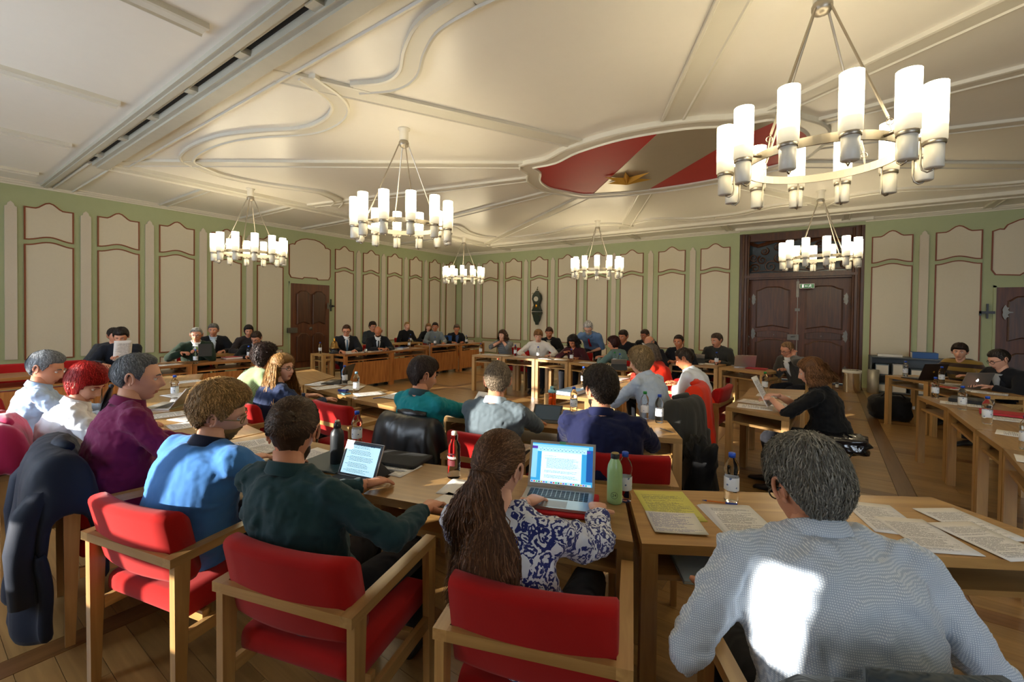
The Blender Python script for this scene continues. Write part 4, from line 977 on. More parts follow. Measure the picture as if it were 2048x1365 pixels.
    if chair_lb:
        o=Vector((*chair_at[:2],0)) if chair_at else Vector((hip.x,hip.y,0))+f*.04
        chair(o.x,o.y,chair_at[2] if chair_at else az,chair_lb)
    root['_r']=1; del root['_r']
    return dict(root=root,C=C,Nk=Nk,hip=hip,f=f,r=r_,Mh=Mh,arms=arms)
M_gb=mat('black_frames',(.01,.01,.012),.25,var=0); M_gm=mat('metal_frames',(.25,.22,.18),.3,.9,var=0); M_gt=mat('amber_frames',srgb('#7c6a3c'),.25,var=.2)
PEOPLE_GROUP={}
SH=lambda **k: dict(dict(kind='short',th=.010,top=.012),**k)
def both(a,b): return (a,b)
REST=((-.16,.40,.775),(.16,.42,.775))
# ---- inner row, seen from behind and from the side
p1=person('man at the far left in a pale blue shirt, short grey hair, back sunlit',7.06,-12.25,1.165,80,hyaw=25,hpitch=18,top='#a9bfdd',collar='#9db6d8',hair=SH(front=.075,nape=-.07),hcol='#7f8489',near=True,belly=.03,chair_lb='red armchair of the grey-haired man in pale blue, far left',hip_at=(7.0,-12.28))
p2=person('woman with bright red cropped hair in a white shirt, bent forward',7.94,-12.2,1.14,80,hyaw=35,hpitch=30,fem=True,top='#dfe3ea',collar='#e2e4e8',hair=SH(top=.016,th=.014,fuzz=.0014,front=.045,nape=-.1,ears=1,wave=.003,lift=.01,n=2400),hcol='#a30d08',skin=M_skin3,near=True,chair_lb='red armchair of the red-haired woman',hip_at=(7.88,-12.3))
p3=person('heavy man in a burgundy shirt with grey hair tied in a thin tail',8.75,-12.14,1.245,84,hyaw=20,hpitch=6,S=1.04,w=1.08,belly=.05,top='#701b4c',collar='#701b4c',hair=SH(kind='short',th=.006,top=.006,front=.085,tail=1,wave=.001,nape=-.06),hcol='#6b6f74',skin=M_skin3,near=True,chair_lb='red armchair of the man in burgundy, a dark coat over its back',hip_at=(8.68,-12.2))
p4=person('man in a sunlit blue blazer with tousled fair hair and glasses, leaning right',9.56,-12.05,1.15,102,hyaw=38,hpitch=16,hroll=14,sx=.14,S=1.04,w=1.06,belly=.03,style='jacket',shirt=None,top='#3f76b8',folds=.012,hair=SH(th=.014,top=.02,wave=.004,wf=5,fuzz=.0016,na=.003,nf=16,nape=-.088,n=3200,lift=.016,r=.0024),hcol='#a07d4c',beard='full',glasses=M_gt,skin=M_skin3,near=True,chair_lb='armchair with sunlit orange-red back under the man in the blue blazer',trousers='#1a1e30',collar='#141a30',hip_at=(9.45,-12.13),chair_at=(9.52,-12.12,104))
p5=person('man in a dark green shirt with undercut hair in a topknot, reading a tablet',10.16,-12.02,1.145,106,hyaw=-30,hpitch=14,S=1.02,sx=-.05,top='#1f3b41',sleeve=1,collar='#1f3b41',hair=dict(kind='knot',th=.003,top=.008,nape=-.08,front=.07,n=2400),hcol='#44301f',beard='full',near=True,chair_lb='red armchair under the man in the dark green shirt, front row',handdir=None,hands=((-.12,.42,.785),(.27,.3,.77)),hip_at=(10.30,-11.98),chair_at=(10.33,-11.93,107))
p6=person('woman with long brown hair clipped back, in a blue floral blouse, at a laptop',10.96,-11.74,1.1,110,hyaw=14,hpitch=14,fem=True,topm=fabric('floral_print',srgb('#d3d7e2'),.8,.5,9,500,.2,'floral','#232d6e',22),hair=dict(kind='pony',th=.010,top=.01,len=.42,wave2=.013,wf2=9,nape=-.08,front=.06,n=2400,back=.02,fuzz=.0006,wave=.001,r2=.0026),hcol='#56371f',skin=M_skin3,near=True,chair_lb='red armchair under the woman in the floral blouse, front row',hands=((-.14,.42,.79),(.16,.42,.79)),folds=.045,hip_at=(11.09,-11.68),chair_at=(11.09,-11.63,110))
p7=person('grey-haired man in a pale checked shirt and glasses, back to the camera',11.83,-11.42,1.135,119,hyaw=-8,hpitch=26,S=1.05,w=1.12,belly=.05,topm=fabric('fine_check',srgb('#e2e8ee'),.75,.6,8,600,.1,'check','#93a5bd',64),collar=fabric('fine_check_collar',srgb('#e2e8ee'),.75,.1,8,600,.1,'check','#93a5bd',64),hair=SH(th=.016,top=.018,wave=.004,wf=6,fuzz=.0016,na=.006,nf=26,lift=.01,nape=-.085,front=.07,n=2600),hcol='#68665f',glasses=M_gb,skin=M_skin,near=True,chair_lb='armchair with a grey quilted jacket over its back, bottom right',folds=.04,hands=((-.25,.24,.765),(.27,.3,.765)),pose=dict(pole=((-.6,-.3,-.8),(.6,-.3,-.8))),hip_at=(11.93,-11.55),chair_at=(11.93,-11.55,121),drop=.03)
p8=person('woman with long curly blonde hair and glasses in a navy top, looking right',7.85,-10.87,1.1,82,hyaw=62,hpitch=-2,fem=True,top='#232f4d',hair=dict(kind='long',th=.022,top=.014,len=.34,flare=.8,wave2=.016,wf2=24,curl=1,open=70,wave=.008,wf=14,n=1500,fuzz=.003,ears=1,r2=.004),hcol='#9c7340',skin=M_skin3,glasses=M_gb,near=True,chair_lb='red armchair of the curly-haired blonde woman',sx=-.02,hip_at=(7.8,-10.95))
p9=person('person with dark curly hair and green dotted top behind the blonde woman',7.15,-10.7,1.14,88,hyaw=20,hpitch=10,fem=True,topm=fabric('green_dots',srgb('#6f8a5a'),.8,.3,9,500,.2,'check','#a9b98a',60),hair=dict(kind='curly',th=.03,top=.02,fuzz=.006,wave=.01,wf=20,ears=1,nape=-.09,n=700),hcol='#2a1710')
p10=person('man in a turquoise sweater with dark brown hair, holding a sheet',9.42,-10.64,1.155,95,hyaw=25,hpitch=16,top='#157f86',style='sweater',collar='#2f4a52',hair=SH(th=.014,top=.016,fuzz=.0015,wave=.002,nape=-.095,front=.06,n=2600,lift=.008),hcol='#30211a',near=True,chair_lb='armchair with a black jacket over its back, under the man in turquoise',hands=((-.05,.4,.8),(.2,.42,.84)),hip_at=(9.4,-10.58))
p11=person('man in a grey sweater over a light blue collar, short greying hair',10.03,-10.52,1.155,104,hyaw=-22,hpitch=12,S=1.0,top='#59656c',style='sweater',collar='#aebfcc',hair=SH(th=.009,top=.01,fuzz=.003,front=.07,nape=-.075),hcol='#7a6a56',near=True,chair_lb='red armchair under the man in the grey sweater',w=1.04,belly=.03,hip_at=(10.0,-10.5))
p12=person('man in a navy shirt with wavy dark brown hair and beard, middle row',10.75,-10.43,1.165,113,hyaw=-34,hpitch=10,S=1.03,w=1.08,top='#10163a',collar='#10163a',hair=SH(th=.016,top=.02,wave=.008,fuzz=.003,na=.01,nape=-.085),hcol='#2b2017',beard='full',near=True,belly=.03,chair_lb='wide red armchair under the man in navy, middle row',hip_at=(10.82,-10.4),chair_at=(10.84,-10.29,114))
p13=person('fair-haired man in a pale blue shirt leaning on the middle table, hand at his face',10.40,-8.69,1.17,168,hyaw=-5,hpitch=14,S=1.02,top='#aab6c6',collar='#aab6c6',hair=SH(th=.02,top=.016,fuzz=.004,wave=.008,ears=1,nape=-.1),hcol='#8a724e',near=True,skin=M_skin3,hands=((-.1,.5,.8),(.12,.5,.8)),chair_lb='armchair with a grey jacket and a red-orange coat over it, centre right',hip_at=(10.58,-8.72))
p14=person('grey-haired woman in orange-red holding a hand to her forehead',9.96,-7.05,1.115,178,hyaw=0,hpitch=14,fem=True,top='#c02408',hair=dict(kind='bob',th=.016,top=.012,len=.12,flare=.1,ears=1,n=700),hcol='#6f6357',hands=((-.05,.42,.8),(.06,.2,1.08)),curl=(.5,.4),handdir=(None,((-.3,-.2,1),(0,-1,-.2))),pose=dict(pole=((-1,0,-.6),(.6,.6,-1))),chair_lb='red armchair of the woman in orange-red')
p15=person('dark-haired man in a white shirt looking down at his hands, side view',10.52,-7.51,1.11,175,hyaw=-5,hpitch=24,top='#cdd3da',collar='#cfd6dd',hair=SH(th=.007,top=.008,front=.07,nape=-.07),hcol='#2f231b',near=False,skin=M_skin2,hands=((-.04,.32,.78),(.05,.32,.8)),chair_lb='red armchair under the man in the white shirt',w=1.05)
p16=person('moustached man in a dark grey shirt looking left',10.22,-4.02,1.16,265,hyaw=28,hpitch=10,S=1.04,top='#34342f',collar='#34342f',hair=SH(front=.07),hcol='#4a3a2c',beard='moustache',w=1.08,hands=((-.08,.36,.775),(.05,.36,.775)),chair_lb='red armchair of the moustached man')
p17=person('man with cropped light hair in a checked jacket, fist at his mouth, leaning back',11.38,-4.75,1.11,235,hyaw=8,hpitch=24,hroll=-14,sx=.1,style='jacket',topm=fabric('dark_check_jacket',srgb('#22201d'),.85,.3,8,500,.2,'check','#46423a',30),collar='#d9dcdf',hair=SH(th=.003,top=.003,front=.08,r=.003),hcol='#8d6a44',glasses=M_gb,hands=((-.02,.25,.98),(.12,.3,.78)),handdir=(((0,-.1,1),(0,-1,0)),None),curl=(1.4,.5),chair_lb='armchair beside the double door, its armrest sunlit',shirt='#c8ccd0')
p18=person('woman in a black cardigan and pink scarf with wavy brown hair, reading a sheet',11.77,-8.11,1.13,174,hyaw=0,hpitch=18,fem=True,w=1.12,belly=.05,style='sweater',top='#0b0b0d',sleeve=.6,hair=dict(kind='bob',th=.018,top=.014,len=.13,flare=.5,ears=1,open=66,n=1300,wave2=.012,wf2=9),hcol='#6a4526',skin=M_skin3,near=True,hands=((-.06,.43,.84),(.08,.4,.86)),curl=(.9,.9),hip_at=(11.9,-8.15))
p19=person('young man in a brown and mustard striped sweater looking at the camera',13.53,-3.55,1.12,240,hyaw=-14,hpitch=2,style='sweater',topm=fabric('broad_stripes',srgb('#8a6d2c'),.85,.2,6,400,.4,'stripes','#35231a',2.6),hair=SH(th=.016,top=.012,front=.05),hcol='#2d1d14',skin=M_skin3,chair_lb='red armchair of the man in the striped sweater')
p20=person('man with black-rimmed glasses in a black jacket typing on a silver laptop, far right',13.63,-4.97,1.125,215,hyaw=12,hpitch=24,style='jacket',top='#15161b',shirt='#9aa0a8',hair=SH(th=.007,top=.008,front=.07),hcol='#332b25',glasses=M_gb,skin=M_skin3,hands=((-.08,.4,.785),(.1,.42,.785)),chair_lb='red armchair of the man in the black jacket, right side')
# ---- left side desks
p21=person('man with thick dark hair in a navy suit holding up a printed sheet',3.2,-10.9,1.2,-10,hyaw=14,hpitch=24,style='jacket',top='#141822',shirt='#dcdfe4',collar='#dfe2e6',hair=SH(th=.014,top=.016),hcol='#241a14',hands=((.02,.36,.9),(.2,.4,.8)),curl=(.9,.5),chair_lb='red armchair behind the left desk, man in navy suit')
p22=person('man half hidden behind the man in the navy suit',2.4,-10.8,1.17,0,hyaw=-10,hpitch=5,style='jacket',top='#3a3c3e',hair=SH(),hcol='#2a201a')
p23=person('elderly man in a dark green suit and glasses holding a black tablet',3.2,-9.92,1.19,-15,hyaw=14,hpitch=8,style='jacket',top='#182a1c',shirt='#cfd2cc',tie='#6f8a4a',collar='#d6d8d4',hair=SH(th=.005,top=.006,front=.075),hcol='#a3a39c',glasses=M_gb,hands=((-.02,.38,.92),(.2,.34,.9)),curl=(1,1),chair_lb='red armchair of the elderly man in dark green')
p24=person('grey-haired man in a black suit sitting behind by the wall panels',1.75,-9.12,1.2,-20,hyaw=10,hpitch=4,style='jacket',top='#121317',shirt='#b9c8d6',collar='#b9c8d6',S=1.05,hair=SH(th=.01,top=.01),hcol='#6f6c66')
p25=person('dark-haired woman by the wall, partly hidden by the bespectacled man',2.2,-8.65,1.19,-10,hyaw=10,fem=True,top='#2a2426',hair=SH(th=.012,top=.01,ears=.3),hcol='#1b1210')
p26=person('man with short brown hair and glasses in a dark suit, head lowered, left desk',3.3,-9.0,1.1,-20,hyaw=30,hpitch=26,style='jacket',top='#131419',shirt='#c9d2e0',collar='#cfd7e2',hair=SH(th=.009,top=.012),hcol='#3a271a',glasses=M_gb,chair_lb='red armchair of the man with lowered head, left desk')
p27=person('man with glasses and blue tie in a dark suit behind the brass bell',3.45,-7.22,1.2,-22,hyaw=18,hpitch=18,style='jacket',top='#15171d',shirt='#e0e3e8',tie='#5a7ba0',collar='#e0e3e8',hair=SH(th=.006,top=.008,front=.078),hcol='#4a2d1a',glasses=M_gb,hands=((-.1,.42,.78),(.18,.46,.78)),chair_lb='red armchair behind the bell desk')
p28=person('man with curly dark hair and glasses by the wall behind the writing man',1.7,-5.22,1.2,-5,hyaw=10,hpitch=5,top='#2c3338',style='sweater',hair=SH(th=.018,top=.016,fuzz=.005),hcol='#33241a',glasses=M_gb)
p29=person('bald bearded man in a dark suit bent over writing with a pen',3.62,-6.53,1.17,-25,hyaw=14,hpitch=34,style='jacket',top='#14151a',shirt='#d4dae2',tie='#22262e',collar='#dde1e6',hair=SH(bald=1,th=.002,top=.001,r=.002),hcol='#3a2a20',beard='full',skin=M_skin2,hands=((-.14,.42,.78),(.02,.44,.79)),curl=(.5,1),chair_lb='red armchair of the bald writing man')
p30=person('blonde woman with hair tied up in a black top, sitting against the left wall',1.88,-4.15,1.2,-20,hyaw=4,hpitch=0,fem=True,top='#0d0d10',style='sweater',hair=SH(th=.006,top=.008,front=.072),hcol='#b08a52',skin=M_skin3,hands=((-.12,.3,.66),(.1,.3,.66)),chair_lb='red armchair against the left wall under the blonde woman in black')
p31=person('woman with long light hair half hidden behind the man in the patterned shirt',2.2,-3.6,1.16,-20,hyaw=25,fem=True,top='#141416',hair=dict(kind='long',th=.012,top=.01,len=.2,ears=1),hcol='#9a7042',skin=M_skin3)
p32=person('man with dark hair and thin glasses in a grey patterned shirt, arms on the desk',3.1,-4.22,1.21,-25,hyaw=25,hpitch=4,topm=fabric('grey_pattern',srgb('#7c878c'),.8,.25,9,500,.2,'check','#5a646a',45),collar='#7c878c',hair=SH(th=.008,top=.008),hcol='#2a2019',glasses=M_gm,skin=M_skin2,hands=((-.1,.42,.78),(.25,.42,.78)),chair_lb='red armchair of the man in the grey patterned shirt')
p33=person('man with greying hair and glasses in a black jacket, last desk by the corner',3.35,-3.62,1.15,-25,hyaw=20,hpitch=12,style='jacket',top='#121216',shirt='#3a4f7a',hair=SH(),hcol='#5a4636',glasses=M_gm,skin=M_skin2,hands=((-.1,.4,.78),(.2,.42,.78)),chair_lb='red armchair at the last desk by the corner')
# ---- back row
p34=person('woman with shoulder-length brown hair in a striped grey top, hands clasped at her chin',6.1,-5.15,1.13,-75,hyaw=10,hpitch=4,fem=True,topm=fabric('thin_stripes',srgb('#8b8f90'),.85,.2,9,500,.2,'stripes','#3b4146',14),sleeve=.55,hair=dict(kind='bob',th=.016,top=.012,len=.13,flare=.35,ears=1,open=55,wave2=.01),hcol='#4d2f1c',skin=M_skin3,hands=((-.03,.27,.99),(.03,.27,.99)),handdir=(((.2,0,1),(1,0,0)),((-.2,0,1),(-1,0,0))),curl=(1.3,1.3),pose=dict(pole=((-1,.2,-.6),(1,.2,-.6))),chair_lb='red armchair of the woman with clasped hands')
p35=person('young man with light brown hair in an off-white stand-collar shirt',7.0,-5.12,1.15,-65,hyaw=-2,hpitch=16,top='#d9d3c8',collar='#d9d3c8',hair=SH(th=.016,top=.018,front=.055),hcol='#8a6036',skin=M_skin3,hands=((-.24,.36,.76),(.28,.36,.76)),chair_lb='red armchair of the young man in white',w=1.05)
p36=person('man with short brown hair in a black jacket behind the young man in white',6.75,-4.25,1.19,-75,hyaw=-4,hpitch=20,style='jacket',top='#131314',shirt='#8c8674',hair=SH(th=.006,top=.008),hcol='#4d2f1e',skin=M_skin2)
p37=person('woman with wavy black hair in a maroon top looking down',7.85,-5.2,1.08,-85,hyaw=6,hpitch=28,fem=True,top='#3c1218',hair=dict(kind='bob',th=.026,top=.02,len=.11,flare=.35,ears=1,open=50,fuzz=.005,wave2=.012),hcol='#1b1110',skin=M_skin2,hands=((-.12,.3,.76),(.16,.24,.86)),chair_lb='red armchair of the woman in maroon')
p38=person('white-haired man standing bent over the table in a blue shirt and red tie',8.0,-4.85,1.34,-80,hyaw=-6,hpitch=32,stand=True,top='#5f7ba0',collar='#5f7ba0',tie='#b0101a',hair=SH(th=.014,top=.018,fuzz=.004,front=.075),hcol='#cfcbc2',beard='chin',glasses=M_gb,skin=M_skin3,hands=((.0,.12,.84),(.22,.14,.84)),sleeve=.6,hipshift=.4,trousers='#23262e')
p39=person('man with short dark hair in a black suit looking down beside the standing man',8.5,-4.25,1.17,-100,hyaw=0,hpitch=12,style='jacket',top='#111216',S=1.05,shirt=None,hair=SH(th=.01,top=.012),hcol='#2a1c14',skin=M_skin2,hands=((-.2,.3,.8),(.1,.34,.8)),chair_lb='red armchair of the man in the black suit, back row')
p40=person('woman with dark red bobbed hair in a grey-teal sweater, seen from behind',8.75,-5.35,1.1,165,hyaw=-35,hpitch=14,fem=True,top='#5d7876',style='sweater',hair=dict(kind='curly',th=.022,top=.014,ears=1,nape=-.09,n=500),hcol='#3a120c',hands=((-.1,.46,.8),(.02,.48,.82)),chair_lb='red armchair of the woman in grey-teal')
p41=person('man with short dark hair and glasses near the back wall panels, centre right',8.59,-3.19,1.166,-95,hyaw=18,hpitch=14,style='jacket',top='#15161a',hair=SH(th=.008,top=.01),hcol='#3a2a1e',glasses=M_gm,skin=M_skin2)
p42=person('balding man almost hidden behind the woman in orange-red',9.2,-4.75,1.11,-100,hyaw=12,hpitch=22,style='jacket',top='#14151a',hair=SH(bald=1,th=.006,top=.0,r=.003),hcol='#8f8880',glasses=M_gm)
p43=person('dark-haired man in a black suit leaning forward on his arms, right of centre',9.7,-4.65,1.14,-95,hyaw=2,hpitch=8,style='jacket',top='#101116',shirt='#c9ccd2',hair=SH(th=.006,top=.007,front=.076),hcol='#33241a',skin=M_skin2,hands=((-.1,.3,.8),(.1,.34,.78)),chair_lb='red armchair of the dark-haired man in the black suit, right of centre')

# ------------------------------------------------------------------ bottles
def cap_mat(c): return mat('bottle_cap_'+c[1:],c,.4,var=0)
def label_mat(name,a='#d9dde2',b_='#5a6f9a'):
    m,nt,b=newmat(name); tc=N(nt,'ShaderNodeTexCoord'); no=N(nt,'ShaderNodeTexVoronoi',Scale=55); nt.links.new(tc.outputs['Object'],no.inputs['Vector'])
    g=N(nt,'ShaderNodeMath',operation='LESS_THAN'); nt.links.new(no.outputs['Distance'],g.inputs[0]); g.inputs[1].default_value=.28
    n2=N(nt,'ShaderNodeTexNoise',Scale=30); nt.links.new(tc.outputs['Object'],n2.inputs['Vector']); g2=N(nt,'ShaderNodeMath',operation='GREATER_THAN'); nt.links.new(n2.outputs['Fac'],g2.inputs[0]); g2.inputs[1].default_value=.53
    mm=N(nt,'ShaderNodeMath',operation='MULTIPLY'); nt.links.new(g.outputs[0],mm.inputs[0]); nt.links.new(g2.outputs[0],mm.inputs[1])
    mx=N(nt,'ShaderNodeMixRGB'); nt.links.new(mm.outputs[0],mx.inputs[0]); mx.inputs[1].default_value=c4(srgb(a)); mx.inputs[2].default_value=c4(srgb(b_)); nt.links.new(mx.outputs[0],b.inputs['Base Color']); b.inputs['Roughness'].default_value=.5; return m
M_lab=label_mat('bottle_label')
def bottle_proto():
    t=emp('water_bottle')
    pr=[(.012,.004),(.028,0),(.032,.008),(.0325,.04),(.031,.05),(.0325,.06),(.0325,.118),(.0295,.126),(.031,.134),(.0335,.15),(.0325,.165),(.026,.184),(.017,.198),(.0135,.206),(.0135,.214)]
    mk('bottle_body',MB().lathe(pr,16),M_glass,t,True)
    mk('label',MB().lathe([(.0328,.056),(.0332,.057),(.0332,.117),(.0328,.118)],16,cap=False),M_lab,t,True)
    return t
bp_=[bottle_proto()]; used_b=[0]
_caps={}
def bottle(x,y,lab,z=.74,cap='#1f4fb8',group='half-litre water bottles on the tables',s=1.0):
    o=bp_[0] if not used_b[0] else copy_tree(bp_[0])
    if not used_b[0]: used_b[0]=1
    if cap not in _caps: _caps[cap]=mesh('cap',MB().lathe([(.012,.214),(.0155,.209),(.0155,.228),(.0135,.231)],14),cap_mat(cap),True)
    o.location=(x,y,z); o.scale=(s,s,s); o.rotation_euler=(0,0,RNG.uniform(0,6)); tag(o,lab,'bottle',group)
    q=[c for c in o.children if c.name.startswith('cap')]
    for c in q: bpy.data.objects.remove(c)
    ob('cap',_caps[cap],o)
BT=[(11.51,-10.63,'blue-capped water bottle standing before the man in the checked shirt'),(9.39,-11.18,'blue-capped water bottle right of the black flask'),(11.10,-10.93,'blue-capped water bottle behind the light green flask'),
(7.79,-10.05,'pale blue-capped water bottle on the sheets, nearest on the second row table'),(7.21,-9.8,'water bottle just right of the laptop on the second row table'),(10.05,-9.42,'blue-capped water bottle beside the orange drinking bottle'),
(10.77,-9.31,'right one of two water bottles at the table end behind the man in navy'),(9.45,-8.0,'blue-capped bottle on the middle table left of the navy shirted man\'s hair'),(5.95,-5.72,'leftmost water bottle on the back row tables, before the woman with clasped hands'),
(6.72,-5.55,'water bottle left of the young man in white'),(7.31,-5.62,'water bottle in front of the young man in white'),(8.06,-5.66,'water bottle in front of the woman in maroon'),
(9.1,-5.95,'water bottle at the elbow of the fair-haired man, back row end'),(10.3,-4.45,'water bottle in front of the moustached man'),(7.35,-4.2,'water bottle in front of the man behind the young man in white'),
(12.85,-4.15,'water bottle left of the dark laptop, right side'),(12.86,-6.28,'water bottle at the near corner of the right-hand row, under the silver laptop'),(13.15,-4.75,'water bottle between the dark and the silver laptop'),
(12.95,-6.96,'second water bottle of the right-hand row, before the ring binder'),(12.98,-7.62,'third water bottle of the right-hand row, left of the red folder'),(12.98,-8.5,'blue-capped bottle at the right edge of the picture, nearest of its row'),
(3.62,-10.08,'water bottle in front of the elderly man in dark green'),(3.45,-9.2,'water bottle by the man with lowered head, left desk'),(6.69,-11.32,'blue-capped bottle behind the open grey laptop on the left'),
(3.45,-7.83,'blue-capped water bottle on the side table left of the bell'),(3.55,-5.55,'water bottle right of the bald writing man'),(2.2,-4.3,'water bottle before the blonde woman in black'),(2.15,-5.3,'water bottle on the narrow wall table behind the writing man'),
(3.5,-4.62,'water bottle at the elbow of the man in the grey patterned shirt'),(3.65,-3.55,'water bottle of the man at the last desk by the corner')]
for x,y,l in BT: bottle(x,y,l,cap='#6fa6c8' if 'pale blue' in l else '#1f4fb8')
for x,y,l in [(10.63,-9.25,'green-capped bottle, left one of two at the table end behind the man in navy'),(8.93,-5.75,'green-capped white-labelled bottle on the sunlit back row table'),(11.3,-7.05,'green-capped bottle before the woman in black in the aisle'),(13.2,-7.95,'green-capped water bottle at the right edge of the picture')]: bottle(x,y,l,cap='#1d8a3c')
bottle(12.1,-.75,'empty clear bottle on the floor beside the dark double door',z=0,cap='#5a6068')
def thing(name,x,y,z,lab,cat,rz=0,group=None): 
    t=emp(name,(x,y,z),rz); tag(t,lab,cat,group); return t
# light green steel flask with round emblem, black flask, orange tumbler, glass water bottle
t=thing('drinking_flask',11.07,-10.98,.74,'light green metal flask with black screw cap and a circled 24','bottle',R_(-40))
mk('flask_body',MB().lathe([(.03,0),(.0345,.004),(.035,.02),(.035,.155),(.032,.175),(.022,.197),(.0185,.205),(.0185,.212)],28),mat('mint_enamel',srgb('#9fc78a'),.3,coat=.4,var=.03,scale=200),t,True)
mk('screw_cap',MB().lathe([(.0195,.208),(.0205,.21),(.0205,.228),(.019,.23)],24),M_black,t,True); mk('cap_disc',MB().lathe([(.017,.23),(.017,.2325)],20),mat('cap_wood',srgb('#a08a50'),.5),t,True)
def text_on_cyl(s_,r,zc,size,ang,m,par,name,ext=.0004):
    cu=bpy.data.curves.new('lettering','FONT'); cu.body=s_; cu.size=size; cu.align_x='CENTER'; cu.align_y='CENTER'; cu.extrude=.0; o=bpy.data.objects.new('tmp',cu); COL.objects.link(o)
    bpy.context.view_layer.update(); me=bpy.data.meshes.new_from_object(o); bpy.data.objects.remove(o)
    v=np.array([x.co[:] for x in me.vertices]); f=[tuple(p.vertices) for p in me.polygons]
    if r: a=ang+v[:,0]/r; P_=np.stack([(r+.0004)*np.cos(a),(r+.0004)*np.sin(a),zc+v[:,1]],-1)
    else: P_=v
    mb=MB(); mb.add(P_,f); return mk(name,mb,m,par)
M_ink=mat('black_print',(.02,.02,.02),.6,var=0); M_wink=mat('white_print',(.85,.85,.85),.6,var=0)
fa_=R_(-70)+R_(40)
text_on_cyl('24',.035,.045,.019,fa_,M_ink,t,'emblem_number')
rg_=MB(); rg_.tube([((.0354)*math.cos(fa_+.015*math.cos(a)/.035),(.0354)*math.sin(fa_+.015*math.cos(a)/.035),.045+.015*math.sin(a)) for a in [2*PI*i/24 for i in range(25)]],.0008,4); mk('emblem_ring',rg_,M_ink,t)
t=thing('drinking_flask',9.6,-11.46,.74,'matt black metal flask with silver-topped stopper','bottle')
mk('flask_body',MB().lathe([(.034,0),(.037,.004),(.037,.17),(.034,.19),(.02,.208),(.018,.215)],24),mat('black_enamel',(.018,.022,.026),.42,coat=.1,var=.2,scale=300),t,True)
mk('stopper',MB().lathe([(.019,.212),(.021,.216),(.019,.238),(.012,.244),(.012,.252)],18),M_black,t,True); mk('metal_ring',MB().lathe([(.0125,.244),(.015,.247),(.015,.252),(.011,.256)],16),M_steel,t,True)
t=thing('tumbler',9.87,-9.49,.74,'translucent orange drinking bottle with light blue lid','bottle')
mk('tumbler_body',MB().lathe([(.032,0),(.035,.006),(.033,.09),(.035,.17)],20),mat('orange_plastic',srgb('#f0641c'),.1,var=0,trans=.75,ior=1.2),t,True)
lid=mk('lid',MB().lathe([(.036,.168),(.038,.172),(.037,.188),(.022,.196),(.02,.198)],20).box(-.016,.006,-.014,.014,.195,.225),mat('lid_blue',srgb('#7fb3bf'),.4),t,True); mk('button',MB().ball((.022,0,.2),.01,8),M_black,lid)
t=thing('glass_bottle',10.26,-11.2,.74,'clear glass swing-top bottle printed WASSER, left of the ponytailed woman','bottle')
mk('bottle_body',MB().lathe([(.03,0),(.034,.004),(.034,.155),(.031,.175),(.02,.195),(.0165,.215),(.018,.22),(.0165,.226)],26),mat('bottle_glass',(.97,.98,.98),.02,var=0,trans=1,ior=1.16),t,True)
mk('stopper',MB().lathe([(.012,.226),(.015,.228),(.015,.243),(.011,.247)],16),M_white,t,True)
w=MB()
for q in (-1,1): w.tube([(q*.018,0,.2),(q*.024,0,.212),(q*.022,.004,.23),(q*.012,.004,.24)],.0012,5)
mk('wire_bail',w,M_steel,t)
M_red_print=mat('dark_red_print',srgb('#5c1d22'),.5,var=0)
bnd=MB(); 
for z0,z1,mm in ((.128,.137,0),(.07,.1,0)):
    a0=R_(-88)
    rs=[[(.0346*math.cos(a),.0346*math.sin(a),z) for z in (z0,z1)] for a in np.linspace(R_(-125),R_(-40),12)]
    v=np.array(rs).reshape(-1,3); bnd.add(v,[(2*i,2*i+2,2*i+3,2*i+1) for i in range(11)])
mk('printed_band',bnd,M_red_print,t); text_on_cyl('WASSER',.035,.112,.019,R_(-85),M_wink,t,'lettering')
# ------------------------------------------------------------------ papers
_pm={}
def sheet(x,y,az,lab,m=None,z=.741,w=.21,l=.297,group='printed sheets on the tables',curl=.0,name='paper_sheet',th=.0012,cat='paper'):
    m=m or M_paper; key=(m.name,w,l,curl,th)
    if key not in _pm:
        mb=MB(); nx,ny=5,7; top=[];
        for j in range(ny):
            for i in range(nx):
                u,v=i/(nx-1),j/(ny-1); top.append(((u-.5)*w,(v-.5)*l,th+curl*(abs(2*u-1)**3*.5+abs(2*v-1)**3*.5)))
        bot=[(a,b,c-th) for a,b,c in top]; n=nx*ny
        f=[(j*nx+i,j*nx+i+1,(j+1)*nx+i+1,(j+1)*nx+i) for j in range(ny-1) for i in range(nx-1)]
        f2=[tuple(n+q for q in g[::-1]) for g in f]
        edge=[i for i in range(nx)]+[j*nx+nx-1 for j in range(1,ny)]+[(ny-1)*nx+i for i in range(nx-2,-1,-1)]+[j*nx for j in range(ny-2,0,-1)]
        f3=[(edge[i],edge[i-1],n+edge[i-1],n+edge[i]) for i in range(len(edge))]
        mb.add(top+bot,f+f2+f3); _pm[key]=mesh(name,mb,m,True)
    o=ob(name,_pm[key],None,(x,y,z),R_(az)); tag(o,lab,cat,group); return o
sheet(11.28,-10.86,33,'yellow printed sheet left of the water bottle, in front of the checked shirt',M_yellow,w=.24,l=.32)
sheet(11.36,-11.03,30,'handwritten white sheet lying over the yellow sheet',M_hand,z=.744,w=.21,l=.19,curl=.004)
for k in range(5): sheet(11.56+.004*k,-10.84+.003*(k%2),36-k*1.2,['bottom printed page of the stack below the ballpoint pen','second page from the bottom of the pen-side stack','middle page of the pen-side stack','second page from the top of the pen-side stack','top printed page of the stack right of the yellow sheet'][k],z=.741+k*.0016,m=M_paper2 if k%2 else M_paper)
